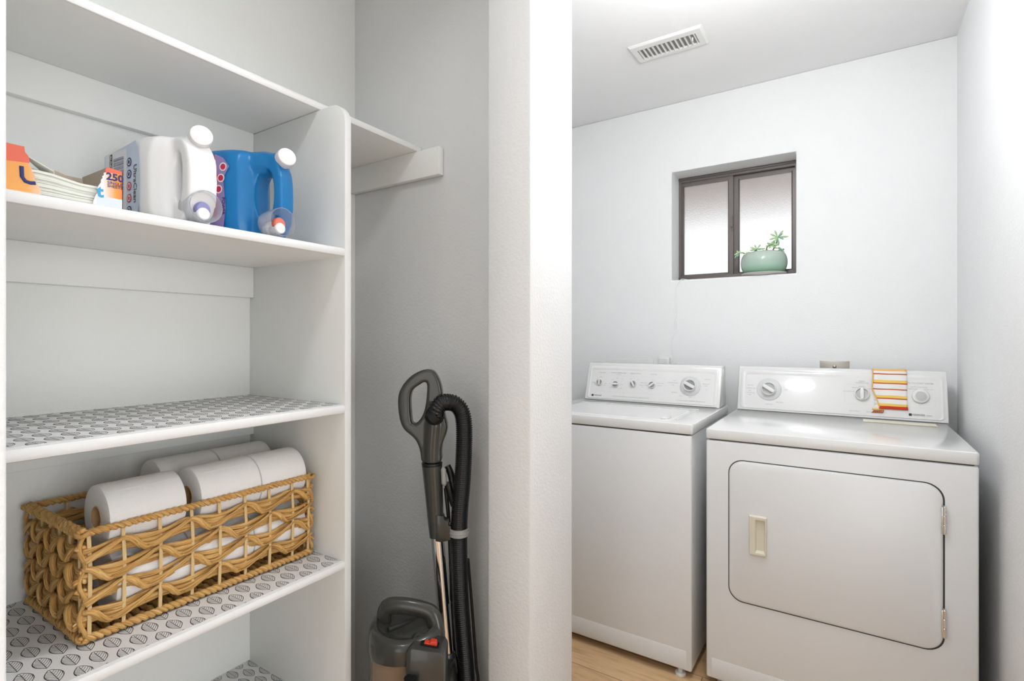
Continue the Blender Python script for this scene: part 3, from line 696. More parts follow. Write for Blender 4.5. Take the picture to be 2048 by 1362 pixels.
R_('rosette', -.106, -.050, .004, (-.5, -.7, .6), 9, .026, .0036, 6, 'leaf')
R_('rosette', -.066, -.045, -.002, (-.1, -.7, .6), 8, .022, .0034, 8, 'leaf')
R_('rosette', .012, -.02, .006, (0, -.3, 1), 9, .026, .004, 9, 'leaf_d')
R_('rosette', .080, -.02, .012, (.6, -.5, .3), 8, .034, .0042, 10, 'leaf_d', droop=.9)

# ================================================================= BASKET AND PAPER ROLLS
bx0, bx1, by0, by1, bz0, bz1 = -1.274, -1.012, .318, .745, .7525, .936
bk = thing('wicker_basket', 'open woven water hyacinth basket full of paper rolls on the leaf-patterned shelf', 'basket', ((bx0 + bx1) / 2, (by0 + by1) / 2, bz0))
def rope(b, pts, r, rs, pitch, n=7, mi=0, seed=0, strands=2):
    "strands twisted round each other along a path"
    rnd = random.Random(seed); P = [Vector(p) for p in pts]; out = []
    L = [0]
    for p, q in zip(P, P[1:]): L.append(L[-1] + (q - p).length)
    tot = L[-1]; N = int(tot / .0028)
    for k_ in range(strands):
        path = []; rr = []
        for i in range(N + 1):
            d = tot * i / N; j = 0
            while j < len(P) - 2 and L[j + 1] < d: j += 1
            t = (d - L[j]) / max(L[j + 1] - L[j], 1e-9); c = P[j].lerp(P[j + 1], t); T_ = (P[j + 1] - P[j]).normalized()
            u = T_.cross(Vector((0, 0, 1)));  u = u.normalized() if u.length > .1 else Vector((1, 0, 0)); v_ = T_.cross(u)
            a = 2 * PI * d / pitch + 2 * PI * k_ / strands + .25 * math.sin(d * 61 + seed)
            path.append(c + (u * math.cos(a) + v_ * math.sin(a)) * r)
            rr.append(rs * (1 + .10 * math.sin(d * 190 + k_ * 2 + seed) + rnd.uniform(-.03, .03)))
        b.tube(path, rr, n, mi, ustart=k_ * .37 + seed * .11)
def side(name, a, d, nrm, length, P, seed, nst=4, rb=.0041, rw=.0056, amp=.0112, rows=4, chunky=1.0):
    rnd = random.Random(seed); a, d, nrm = Vector(a), Vector(d), Vector(nrm); b = B()
    zr = [bz0 + .026 + (bz1 - .018 - bz0 - .030) / rows * (i + .42) for i in range(rows)]
    N = int(length / .0035)
    for ri, zc in enumerate(zr):
        ph = PI * (ri % 2) + .35
        for k_ in range(nst):
            off = (k_ - (nst - 1) / 2) * .0062; w1 = rnd.uniform(0, 6); w2 = rnd.uniform(25, 45)
            path = []; rr = []
            for i in range(N + 1):
                s_ = length * i / N; th = 2 * PI * s_ / P + ph
                zz = zc + off * (1 - .25 * abs(math.sin(th / 2))) + .0018 * chunky * math.cos(th - .5) + .0012 * math.sin(s_ * w2 + w1)
                nn = -.0030 * math.cos(th) + (.0022 if k_ % 2 else -.0012) + .0010 * math.sin(s_ * w2 * 1.3 + w1)
                path.append(a + d * s_ + nrm * nn * chunky + Vector((0, 0, zz - a.z)))
                rr.append(rb * (1 + .14 * math.sin(s_ * w2 * 2 + w1)) * chunky)
            b.tube(path, rr, 7, 0, flat=.8, ustart=rnd.uniform(0, 3))
        for front in (1, -1):
            for tw_ in (0, 1):
                path = []; rr = []; w1 = rnd.uniform(0, 6)
                for i in range(N + 1):
                    s_ = length * i / N; th = 2 * PI * s_ / P + ph + (0 if front > 0 else PI); th -= .55 * math.cos(th)
                    c = math.cos(th); sn = math.sin(th)
                    shape = c * (1 + .18 * (1 - c * c))
                    zz = zc + (amp + tw_ * .0026) * shape * chunky ** .5 * (1 if front > 0 else .45) - tw_ * .0016
                    nn = front * (.0015 + .0085 * abs(sn) ** .7) * chunky + tw_ * .0012 * front
                    path.append(a + d * (s_ + tw_ * .0028) + nrm * nn + Vector((0, 0, zz - a.z)))
                    wdt = 1.0 if sn > 0 else .72
                    rr.append(rw * (.78 if tw_ else 1) * wdt * chunky * (1 + .08 * math.sin(s_ * 70 + w1)))
                b.tube(path, rr, 8, 0, flat=.48, ustart=rnd.uniform(0, 3))
    return b.build(name, 'fibre', bk, sharp=0, fixn=False)
fl_ = by1 - by0; sl_ = bx1 - bx0; ins = .010
side('woven_side', (bx1 - ins, by0 + .006, bz0), (0, 1, 0), (1, 0, 0), fl_ - .012, .106, 1)
side('woven_side', (bx0 + ins, by0 + .006, bz0), (0, 1, 0), (-1, 0, 0), fl_ - .012, .106, 2)
side('woven_side', (bx0 + .008, by0 + ins, bz0), (1, 0, 0), (0, -1, 0), sl_ - .016, .068, 3, rb=.0043, rw=.0060, amp=.0122, chunky=1.12)
side('woven_side', (bx0 + .008, by1 - ins, bz0), (1, 0, 0), (0, 1, 0), sl_ - .016, .068, 4, rb=.0043, rw=.0060, amp=.0122, chunky=1.08)
zt = bz1 - .007; c4 = [(bx1 - .006, by0 + .006), (bx1 - .006, by1 - .006), (bx0 + .006, by1 - .006), (bx0 + .006, by0 + .006)]
b = B(); P_ = [(*c4[3], zt), (c4[3][0], c4[3][1], zt)]
rope(b, [(*c4[0], zt), (*c4[1], zt)], .0031, .0038, .020, seed=1)
rope(b, [(*c4[3], zt), (*c4[2], zt)], .0031, .0038, .020, seed=2)
rope(b, [(*c4[1], zt), (*c4[2], zt)], .0034, .0042, .018, seed=3)
rope(b, [(*c4[0], zt), (*c4[3], zt)], .0046, .0050, .015, seed=4, strands=3)
b.build('top_rim', 'fibre', bk, sharp=0, fixn=False)
b = B(); zb = bz0 + .0085
for q, (p, r2) in enumerate(zip(c4, c4[1:] + c4[:1])): rope(b, [(*p, zb), (*r2, zb)], .0034, .0042, .021, seed=5 + q)
b.build('bottom_rim', 'fibre', bk, sharp=0, fixn=False)
b = B()
for i in range(26):
    y = by0 + .014 + (fl_ - .028) * i / 25
    b.tube([(bx0 + .01 + sl_ * .92 * q / 22, y + .001 * math.sin(q + i), bz0 + .006 + .0022 * math.cos(PI * q + PI * i)) for q in range(23)], .0048, 6, flat=1.3)
b.build('woven_base', 'fibre_d', bk, sharp=0, fixn=False)
for y in (.333, .380, .435, .488, .538, .589, .641, .694, .733):
    for x, nr in ((bx1 - ins, 1), (bx0 + ins, -1)):
        B().tube([(x + nr * .0035, y, bz0 + .006), (x + nr * .006, y, bz0 + .06), (x + nr * .005, y + .001, bz0 + .12), (x + nr * .002, y, bz1 - .012)], .0024, 6, flat=1.3).build('stake', 'stake', bk)
for x in (-1.245, -1.205, -1.165, -1.120, -1.075, -1.035):
    for y, nr in ((by0 + ins, -1), (by1 - ins, 1)):
        B().tube([(x, y + nr * .001, bz0 + .006), (x, y + nr * .002, bz1 - .010)], .0024, 6).build('stake', 'stake', bk)
# corner knots
for (x, y) in c4:
    b = B()
    for q in range(7): b.tube([(x + .0085 * math.cos(a + q), y + .0085 * math.sin(a + q), zt + .002 * math.sin(a * 2 + q)) for a in [2 * PI * j / 14 for j in range(14)]], .0030, 6, closed=True) if q < 2 else None
    b.tube([(x + .004 * math.sin(j * .9), y + .004 * math.cos(j * .9), bz0 + .012 + j * (bz1 - bz0 - .024) / 20) for j in range(21)], .0035, 6)
    b.build('corner_binding', 'fibre', bk, sharp=0, fixn=False)

def roll(x, y0, y1, z, label, r=.055, seed=0):
    t = thing('toilet_roll', label, 'toilet roll', (x, (y0 + y1) / 2, z), 'paper rolls in the basket')
    b = B(); rc = .0195
    prof = [(rc, y0 + .0005), (rc + .003, y0 + .0002)] + [(r - .004, y0), (r - .001, y0 + .001), (r, y0 + .004)]
    for q in range(1, 8): prof.append((r + .0004 * math.sin(q * 2.1 + seed), y0 + (y1 - y0) * q / 8))
    prof += [(r, y1 - .004), (r - .001, y1 - .001), (r - .004, y1), (rc, y1), (rc, y0 + .0005)]
    b.lathe(prof, (x, 0, z), (0, 1, 0), 56)
    b.tube([(x + .03, y0 + .004, z + r * .84), (x + .03, y1 - .004, z + r * .84)], .0006, 4)
    b.build('paper', 'tissue', t, sharp=.8)
    b = B().lathe([(rc - .0002, y0 - .0004), (rc - .0002, y1 + .0004), (rc - .0016, y1 + .0004), (rc - .0016, y0 - .0004), (rc - .0002, y0 - .0004)], (x, 0, z), (0, 1, 0), 36)
    b.build('core', 'kraft', t, sharp=.8)
    return t
XF, XK = -1.0765, -1.196; ZU, ZL = .9335, .8225
roll(XF, .362, .482, ZU, 'paper roll at the near end of the basket top, its cardboard core showing')
roll(XF, .507, .627, ZU, 'middle paper roll of the front row on top of the basket')
roll(XF, .6275, .7325, ZU, 'paper roll nearest the upright panel in the front row', r=.0555)
roll(XK, .494, .612, ZU + .002, 'left paper roll of the rear pair against the closet wall')
roll(XK, .6125, .7325, ZU + .002, 'paper roll in the rear corner of the basket, furthest from the near end')
roll(XF, .372, .492, ZL, 'lower paper roll seen through the weave at the near end')
roll(XF, .4925, .612, ZL, 'lower paper roll seen through the middle of the basket front')
roll(XF, .6125, .7325, ZL, 'lower paper roll seen through the weave near the upright panel')
roll(XK, .494, .612, ZL + .001, 'lower rear paper roll under the left one of the rear pair')
roll(XK, .6125, .7325, ZL + .001, 'lower rear paper roll under the far corner one')

# ================================================================= DRYER SHEET BOX
S2 = 1.4362
bo = thing('dryer_sheet_box', 'torn open orange and white cardboard box of dryer sheets marked 250', 'box', (-.945, .17, S2 + .0005))
fx = -.945; z_ = S2 + .0005; H_ = .0635
def torn(pts, n=9, amp=.0013, seed=1):
    rnd = random.Random(seed); out = []
    for p, q in zip(pts, pts[1:]):
        for i in range(n): t = i / n; out.append((p[0] + (q[0] - p[0]) * t + (rnd.choice((-1, 1)) * rnd.uniform(.4, 1) * amp if 0 < i else 0), p[1] + (q[1] - p[1]) * t))
    return out + [pts[-1]]
Lp = [(.12, 0), (.254, .0)]; edge = torn([(.256, .0005), (.2445, .033), (.237, H_)], 8, seed=2)
b = B().prism([(.12, 0)] + edge + [(.12, H_)], (fx, 0, z_), (0, 1, 0), (0, 0, 1), (-1, 0, 0), 0, .0012); b.build('front_panel', 'boxprint', bo, loc=(fx, .17, z_))
edge = torn([(.332, H_ - .002), (.324, .041), (.314, .0005)], 8, seed=3)
b = B().prism([(.352, H_ - .004)] + edge + [(.352, 0)], (fx, 0, z_), (0, 1, 0), (0, 0, 1), (-1, 0, 0), 0, .0012); b.build('front_panel', 'boxprint', bo, loc=(fx, .17, z_))
b = B(); b.box(-1.052, -1.0508, .12, .352, z_, z_ + .062)
b.prism([(.282, .062), (.30, .066), (.318, .060), (.352, .0565), (.352, .05), (.282, .05)], (-1.0508, 0, z_), (0, 1, 0), (0, 0, 1), (1, 0, 0), 0, .0010)
b.box(-1.052, fx, .351, .3522, z_, z_ + H_ - .004); b.box(-1.052, fx, .12, .352, z_, z_ + .0010)
b.prism([(-.0012, H_ - .004), (-.105, .053), (-.105, .040), (-.04, .044)], (fx, .350, z_), (1, 0, 0), (0, 0, 1), (0, 1, 0), 0, .0008)
b.add([(fx - .001, .331, z_ + H_ - .003), (-1.046, .333, z_ + .063), (-1.046, .336, z_ + .040), (fx - .001, .328, z_ + .038)], [[0, 1, 2, 3]])
b.build('carton', 'board', bo)
ex, ey = (0, 1, 0), (0, 0, 1)
b = B(); b.text('250', .0150, (fx + .0004, .3415, z_ + .0475), ex, ey, 0, bold=.0005); b.text('SINGLE', .0062, (fx + .0004, .3415, z_ + .0385), ex, ey, 0); b.text('SHEETS', .0062, (fx + .0004, .3415, z_ + .0335), ex, ey, 0)
b.tube([(fx + .0004, .2340 + .0, z_ + .036), (fx + .0004, .2345, z_ + .022), (fx + .0004, .238, z_ + .0165), (fx + .0004, .243, z_ + .0155), (fx + .0004, .2485, z_ + .0165)], .0024, 6, 0, flat=.4, up=(0, 1, 0))
b.text('t', .024, (fx + .0004, .3225, z_ + .022), ex, ey, 1, bold=.0008)
b.build('box_lettering', ['lbl_navy', 'lbl_sky'], bo, fixn=False)
b = B(); rnd = random.Random(5)
for i in range(17):
    a = .125 + rnd.uniform(-.002, .002); c_ = .349 + rnd.uniform(-.0005, .0005); x_ = fx - .004 + rnd.uniform(-.0025, .001); zz = z_ + .0015 + i * .0019
    vs = []; nn = 14
    for q in range(nn + 1):
        y = a + (c_ - a) * q / nn; sag = -.0045 * math.exp(-((y - .305) / .03) ** 2) * i / 17 + .0035 * math.exp(-((y - .26) / .03) ** 2) * i / 17
        vs += [(x_, y, zz + sag), (x_ - .098, y, zz + sag), (x_, y, zz + sag + .00186), (x_ - .098, y, zz + sag + .00186)]
    fs = []
    for q in range(nn):
        o_ = q * 4; fs += [[o_, o_ + 1, o_ + 5, o_ + 4], [o_ + 2, o_ + 6, o_ + 7, o_ + 3], [o_, o_ + 4, o_ + 6, o_ + 2], [o_ + 1, o_ + 3, o_ + 7, o_ + 5]]
    fs += [[0, 2, 3, 1], [nn * 4, nn * 4 + 1, nn * 4 + 3, nn * 4 + 2]]
    b.add(vs, fs)
b.build('dryer_sheets', 'sheet'); tag(bpy.data.objects['dryer_sheets'], 'stack of white dryer sheets lying in the torn box', 'dryer sheets', kind='stuff')
b = B(); b.add([(-.950, .232, z_ + .058), (-.950, .270, z_ + .040), (-1.04, .298, z_ + .044), (-1.04, .262, z_ + .078)], [[0, 1, 2, 3]])
o = b.build('loose_dryer_sheet', 'sheet'); o.modifiers.new('solid', 'SOLIDIFY').thickness = .0015; tag(o, 'single white dryer sheet propped up inside the torn box', 'dryer sheet')

# ================================================================= DETERGENT JUGS
def jug(nm, label, org, rotz, L, H, Tk, mt, cap_c, cap_ax, web, hx=.845, hw=.055, be=.79):
    t = thing(nm, label, 'detergent jug', org); Mx = Matrix.Translation(org) @ Matrix.Rotation(rotz, 4, 'Z')
    b = B(); b.T = Mx; n = 44
    def sect(x, hw, z0_, z1_, e=5):
        zc, hh = (z0_ + z1_) / 2, (z1_ - z0_) / 2; out = []
        for j in range(n):
            a = 2 * PI * j / n; c, s_ = math.cos(a), math.sin(a)
            out.append((x, math.copysign(abs(c) ** (2 / e), c) * hw, zc + math.copysign(abs(s_) ** (2 / e), s_) * hh))
        return out
    w_ = Tk / 2
    st = [(.000, .70 * w_, .03 * H, .93 * H), (.006, .86 * w_, .008, .965 * H), (.020, .97 * w_, .0, .985 * H), (.06, w_, 0, H), (.40 * L, w_, 0, H), ((be - .18) * L, .99 * w_, 0, .995 * H), ((be - .08) * L, .88 * w_, 0, .985 * H), ((be - .025) * L, .62 * w_, .01 * H, .975 * H), (be * L, .40 * w_, .02 * H, .965 * H)]
    vs = []
    for s_ in st: vs += sect(*s_)
    fs = [[i * n + j, i * n + (j + 1) % n, (i + 1) * n + (j + 1) % n, (i + 1) * n + j] for i in range(len(st) - 1) for j in range(n)] + [list(range(n))[::-1], [(len(st) - 1) * n + j for j in range(n)]]
    b.add(vs, fs)
    # neck, front web with its oval finger hole, and tap block
    cc_ = Vector(cap_c); ca_ = Vector(cap_ax).normalized()
    b.tube(smoothpath([(.64 * L, 0, .84 * H), (.80 * L, 0, .86 * H), cc_ - ca_ * .010], 5), [.030, .030, .029, .028, .027, .025, .022, .0185, .0175, .017, .017], 20)
    N_ = 40; o_ = []; i_ = []
    for j in range(N_):
        a = 2 * PI * j / N_; c, s2 = math.cos(a), math.sin(a); e = 2.7
        o_.append((.76 * L + math.copysign(abs(c) ** (2 / e), c) * .235 * L, .48 * H + math.copysign(abs(s2) ** (2 / e), s2) * .475 * H))
        i_.append((hx * L + c * hw * L, .50 * H + s2 * .29 * H))
    b.ring(o_, i_, (0, 0, 0), (1, 0, 0), (0, 0, 1), (0, 1, 0), -web / 2, web / 2)
    body = b.build('jug_body', mt, t, sharp=0); remesh(body, .0028, 12, .6)
    ax = (Mx.to_3x3() @ Vector(cap_ax)).normalized(); c = Mx @ Vector(cap_c)
    b = B(); b.lathe([(.0172, -.012), (.0182, -.011), (.0182, .006), (.0174, .0085), (.015, .0095), (0, .0098)], c, ax, 40)
    for j in range(40):
        a = 2 * PI * j / 40; u = ax.orthogonal().normalized(); v_ = ax.cross(u); d = u * math.cos(a) + v_ * math.sin(a)
        b.tube([c + d * .0182 - ax * .010, c + d * .0182 + ax * .004], .0005, 4)
    b.build('cap', 'cap_w', t, sharp=.7)
    return t, Mx
white, MW = jug('detergent_jug', 'large white detergent jug lying on upper shelf beside the dryer sheet box', (-1.176, .458, S2 + .0008), .05, .238, .158, .124, 'jug_w', (.224, .002, .153), (.88, -.32, .12), .050)
blue, MB_ = jug('detergent_jug', 'blue detergent jug with white cap beside the upright panel', (-1.156, .578, S2 + .0008), .35, .205, .186, .110, 'jug_b', (.206, -.010, .166), (.80, -.52, .14), .042, .80, .105, .685)
# labels on the flat side facing the near end of the closet
def label(parent, Mx, Tk, items, nm='jug_label'):
    b = B(); b.T = Mx; mats2 = ['lbl_white', 'lbl_blue', 'lbl_brown', 'lbl_navy', 'lbl_red', 'lbl_lilac', 'cap_w']
    y = -Tk / 2 - .0006
    for it in items:
        if it[0] == 'r':
            _, x0_, x1_, z0_, z1_, m_, h = it; b.add([(x0_, y - h, z0_), (x1_, y - h, z0_), (x1_, y - h, z1_), (x0_, y - h, z1_)], [[0, 1, 2, 3]], mats2.index(m_))
        elif it[0] == 'p':
            _, P, m_, h = it; b.add([(p[0], y - h, p[1]) for p in P], [list(range(len(P)))], mats2.index(m_))
        elif it[0] == 'c':
            _, x, z, r, m_, h = it; b.add([(x + r * math.cos(2 * PI * j / 20), y - h, z + r * math.sin(2 * PI * j / 20)) for j in range(20)], [list(range(20))], mats2.index(m_))
        elif it[0] == 't':
            _, s_, sz, x, z, m_, h = it; b.text(s_, sz, (x, y - h, z), (0, 0, -1), (1, 0, 0), mats2.index(m_), 'CENTER', .0001)
    return b.build(nm, mats2, parent, fixn=False)
it = [('p', [(.030, .012), (.146, .006), (.154, .04), (.155, .09), (.150, .128), (.142, .142), (.10, .138), (.030, .132)], 'lbl_blue', 0),
      ('r', .034, .112, .014, .134, 'lbl_white', .0002), ('r', .050, .060, .045, .132, 'lbl_brown', .0004)]
for i in range(9): it.append(('t', 'USE ONE CAP FOR EACH LOAD OF WASH', .0036, .066 + i * .0042, .088, 'lbl_navy', .0005))
it += [('t', 'LAUNDRY DETERGENT', .0085, .0545, .09, 'cap_w', .0006), ('t', 'UltraClean', .015, .141, .068, 'lbl_brown', .0006)]
for i, m_ in enumerate(('lbl_navy', 'lbl_navy', 'lbl_red', 'lbl_red', 'lbl_navy')): it += [('c', .121, .108 - i * .021, .0078, m_, .0006), ('c', .121, .108 - i * .021, .0052, 'lbl_white', .0008), ('r', .118, .124, .105 - i * .021, .111 - i * .021, m_, .001)]
label(white, MW, .124, it)
it = [('p', [(.020, .02), (.098, .015), (.104, .06), (.098, .12), (.112, .142), (.098, .160), (.080, .168), (.020, .168)], 'lbl_lilac', 0), ('p', [(.020, .05), (.082, .04), (.086, .12), (.080, .150), (.078, .168), (.020, .168)], 'lbl_red', .0002)]
for i in range(3): it += [('c', .098 - i * .005, .142 - i * .022, .0085, 'cap_w', .0005), ('c', .098 - i * .005, .142 - i * .022, .0060, 'lbl_red', .0007)]
it += [('t', 'POWER', .010, .099, .064, 'lbl_navy', .001)]
label(blue, MB_, .110, it)
def cup(label_, x0_, x1_, y, r, mats_tap, tapm):
    c = Vector((x0_, y, S2 + r + .0012))
    t = thing('measuring_cup', label_, 'measuring cup', tuple(c))
    L = x1_ - x0_
    b = B(); b.lathe([(r * .90, 0), (r * .93, .001), (r * .965, L * .5), (r, L - .002), (r, L), (r - .0012, L), (r - .0014, L * .5), (r * .90 - .0014, .002), (0, .002), (0, 0), (r * .90, 0)][::1], c, (1, 0, .0), 44)
    b.build('cup_body', 'clear', t, sharp=.8)
    return c, t
def tap(label_, c, x0_, x1_, m_, r):
    t = thing('jug_tap', label_, 'tap', tuple(c))
    e = x1_ - x0_
    B().lathe([(r * .55, .003), (r * .55, .012), (r * .40, .013), (r * .40, e - .010), (r * .34, e - .008), (0, e - .008)], c - Vector((0, 0, r * .40)), (1, 0, 0), 24).build('tap_body', 'cap_w', t, sharp=.6)
    B().lathe([(r * .46, e - .020), (r * .46, e - .012), (r * .38, e - .0095), (0, e - .009)], c + Vector((0, 0, -r * .10)), (1, 0, 0), 24).build('tap_button', m_, t, sharp=.6)
c, t1 = cup('clear measuring cup on shelf edge in front of the white jug', -.972, -.928, .4685, .0275, None, None)
tap('white tap with violet button inside the clear cup before the white jug', c, -.972, -.928, 'violet', .0275)
c, t2 = cup('clear measuring cup on shelf edge in front of the blue jug', -.972, -.926, .612, .0275, None, None)
tap('white tap with coral button inside the clear cup before the blue jug', c, -.972, -.926, 'coral', .0275)

# ================================================================= VACUUM
q0 = Vector((-.847, .9647, 0)); vr = Vector((.8397, .5432, 0)); vn = Vector((.5432, -.8397, 0)); vz = Vector((0, 0, 1))
def V(a, z, c=0): return q0 + vr * a + vn * c + vz * z
va = thing('upright_vacuum', 'grey upright vacuum cleaner with black ribbed hose in the closet corner', 'vacuum cleaner', tuple(V(0, 0, 0)))
# loop handle with hose socket
outer = [(-.0887, 1.0881), (-.085, 1.1124), (-.0668, 1.1391), (-.0463, 1.1550), (-.0243, 1.1634), (-.008, 1.1632), (.003, 1.1560), (.0158, 1.1306), (.0215, 1.0881), (.0250, 1.0516), (.0325, 1.0249), (.028, 1.0054), (.0190, .9848), (.0165, .960), (.0165, .935), (-.0305, .935), (-.0328, .9605), (-.0425, .9909), (-.0583, 1.0054), (-.0777, 1.0212), (-.0862, 1.0516)]
inner = [(-.0583, 1.0978), (-.0534, 1.1148), (-.0364, 1.1258), (-.0250, 1.1330), (-.0206, 1.1333), (-.018, 1.130), (-.0172, 1.1185), (-.0194, 1.0881), (-.0243, 1.0613), (-.034, 1.0419), (-.048, 1.0300), (-.054, 1.031), (-.0559, 1.0456), (-.0583, 1.0759)]
cu = bpy.data.curves.new('handle', 'CURVE'); cu.dimensions = '2D'; cu.fill_mode = 'BOTH'; cu.extrude = .010; cu.bevel_depth = .0055; cu.bevel_resolution = 3
def shrink(P, d):
    n = len(P); out = []
    A = sum(P[i][0] * P[(i + 1) % n][1] - P[(i + 1) % n][0] * P[i][1] for i in range(n)); sg = 1 if A > 0 else -1
    for i in range(n):
        p, q, r2 = Vector(P[i - 1]), Vector(P[i]), Vector(P[(i + 1) % n]); e = (r2 - p).normalized(); out.append(q + Vector((-e.y, e.x)) * d * sg)
    return out
for P in (shrink(outer, .0055), shrink(inner, -.0055)):
    sp = cu.splines.new('NURBS'); sp.points.add(len(P) - 1); sp.use_cyclic_u = True; sp.order_u = 3; sp.resolution_u = 6
    for i, p in enumerate(P): sp.points[i].co = (p[0], p[1], 0, 1)
co_ = bpy.data.objects.new('h', cu); COL.objects.link(co_); bpy.context.view_layer.update()
me = bpy.data.meshes.new_from_object(co_.evaluated_get(bpy.context.evaluated_depsgraph_get()))
b = B(); b.add([V(v.co.x, v.co.y, v.co.z) for v in me.vertices], [list(p.vertices) for p in me.polygons], 0, True)
bpy.data.objects.remove(co_); bpy.data.curves.remove(cu)
b.tube([V(-.004, 1.085, 0), V(-.002, 1.03, 0), V(-.006, .98, 0), V(-.007, .938, 0)], [.017, .024, .023, .0225], 20)
hd = b.build('handle', 'vac_grey', va, sharp=0); remesh(hd, .0024, 8, .5)
b = B(); b.lathe([(.0245, 0), (.0250, .001), (.0250, .006), (.0245, .007)], V(-.0072, .930), (0, 0, 1), 32); b.build('seal_ring', 'vac_black', va)
b = B(); b.tube([V(.000, 1.052, .016), V(.004, 1.056, .024), V(.012, 1.062, .027)], [.0235, .0245, .0205], 24); b.build('hose_socket', 'vac_black', va, sharp=.7)
b = B(); b.tube([V(-.0072, .930), V(-.0024, .857), V(.0015, .800), V(.0055, .757)], [.0245, .0215, .0195, .0185], 28)
b.box(-.01, .01, -.01, .01, -.01, .01) if False else None
b.build('upper_tube', 'vac_grey', va, sharp=.9)
up_ = Vector(V(.0055, .757)) - Vector(V(-.0072, .930)); up_.normalize()
b = B(); b.tube([V(.0215, .926, .010), V(.0220, .922, .012), V(.0235, .889, .012), V(.0240, .884, .010)], [.004, .0065, .0065, .004], 16); b.build('release_button', 'vac_light', va)
b = B(); b.tube([V(.0050, .7620), V(.0183, .602), V(.0304, .4683), V(.0345, .400)], .0155, 32); b.build('chrome_wand', 'chrome', va, sharp=.9)
b = B(); b.tube([V(.0290, .478), V(.0292, .472), V(.031, .455), V(.0345, .400), V(.046, .22)], [.0175, .0205, .0195, .020, .021], 28); b.build('lower_tube', 'vac_grey', va, sharp=.7)
# bracket and hose clip
b = B(); b.prism([(.004, .815), (.022, .812), (.024, .803), (.034, .800), (.034, .790), (.041, .788), (.041, .756), (.030, .752), (.014, .750), (.004, .752)], q0, vr, vz, vn, -.006, .020, bev=.0015); b.build('clip_bracket', 'vac_grey', va)
b = B()
b.tube([V(.0594, .772, .010) + (vr * math.cos(a) + vn * math.sin(a)) * .0222 for a in [2 * PI * j / 36 for j in range(36)]], .0022, 8, closed=True)
b.lathe([(.0212, -.0095), (.0232, -.0085), (.0232, .0085), (.0212, .0095), (.0206, .0095), (.0206, -.0095), (.0212, -.0095)], V(.0594, .772, .010), (0, 0, 1), 40)
b.build('hose_clip', 'vac_light', va, sharp=.9)
# ribbed hose
hp = smoothpath([V(*p) for p in ((.004, 1.055, .020), (.0085, 1.070, .028), (.0200, 1.0835, .026), (.0340, 1.0850, .018), (.0500, 1.0800, .012), (.0650, 1.062, .010), (.0715, 1.029, .010), (.0712, .9687, .010), (.0678, .8964, .010), (.0615, .824, .010), (.0594, .7722, .010), (.0596, .7034, .010), (.063, .607, .010), (.0678, .5346, .010), (.0739, .4623, .010), (.0775, .402, .010), (.0787, .28, .010), (.070, .16, .010), (.050, .10, .02), (.02, .085, .03))], 30)
Ls = [0]
for p, q in zip(hp, hp[1:]): Ls.append(Ls[-1] + (q - p).length)
pitch = .0050; N = int(Ls[-1] / pitch * 4); path = []; rr = []; j = 0
for i in range(N + 1):
    d = Ls[-1] * i / N
    while j < len(hp) - 2 and Ls[j + 1] < d: j += 1
    path.append(hp[j].lerp(hp[j + 1], (d - Ls[j]) / max(Ls[j + 1] - Ls[j], 1e-9))); rr.append((.0207, .0196, .0170, .0196)[i % 4])
b = B().tube(path, rr, 22); hs = b.build('ribbed_hose', 'hose', va, sharp=0)
# crevice tool and power cord
b = B(); b.tube(smoothpath([V(*p) for p in ((.028, .925, -.012), (.037, .905, -.012), (.043, .875, -.010), (.046, .85, -.010))], 5), .0085, 12, flat=.8)
b.tube([V(.030, .885, -.006), V(.040, .85, -.008), V(.047, .83, -.008)], .010, 12); b.build('cord_hook', 'vac_black', va)
b = B(); b.tube(smoothpath([V(*p) for p in ((.024, .87, -.014), (.031, .80, -.014), (.036, .70, -.014), (.040, .60, -.014), (.046, .50, -.014), (.050, .36, -.014), (.050, .22, -.01))], 5), .0048, 10); b.build('power_cord', 'vac_black', va)
b = B(); b.tube(smoothpath([V(*p) for p in ((.0800, .70, -.004), (.086, .6166, -.012), (.0934, .5178, -.014), (.0996, .4314, -.014), (.1045, .3919, -.014), (.106, .28, -.01), (.09, .18, -.01))], 6), .0036, 10); b.build('power_cord', 'vac_black', va)
b = B(); b.tube([V(.044, .70, -.008), V(.045, .66, -.008), V(.046, .60, -.008), V(.047, .59, -.008)], [.006, .011, .011, .006], 12); b.lathe([(.006, 0), (.006, .004), (0, .005)], V(.044, .695, .0), vn, 12, 1); b.build('crevice_tool', ['vac_black', 'chrome'], va)
# dust canister
cc = lambda a, z, c: V(-.0461 + a, z, .118 + c)
ca = V(-.0461, 0, .118); CT = lambda z: Vector((ca.x, ca.y, z))
b = B(); b.lathe([(.0755, .300), (.0755, .576), (.0735, .576), (.0735, .302), (0, .302), (0, .300), (.0755, .300)], CT(0), n=56); b.build('dust_bin', 'bin', va, sharp=.9)
b = B(); b.lathe([(.030, .304), (.032, .46), (.050, .50), (.060, .548), (0, .548)], CT(0), n=40)
for i in range(12): a = 2 * PI * i / 12; b.tube([CT(.48) + Vector((math.cos(a), math.sin(a), 0)) * .046, CT(.535) + Vector((math.cos(a), math.sin(a), 0)) * .054], .007, 8)
b.build('cyclone', 'kraft', va)
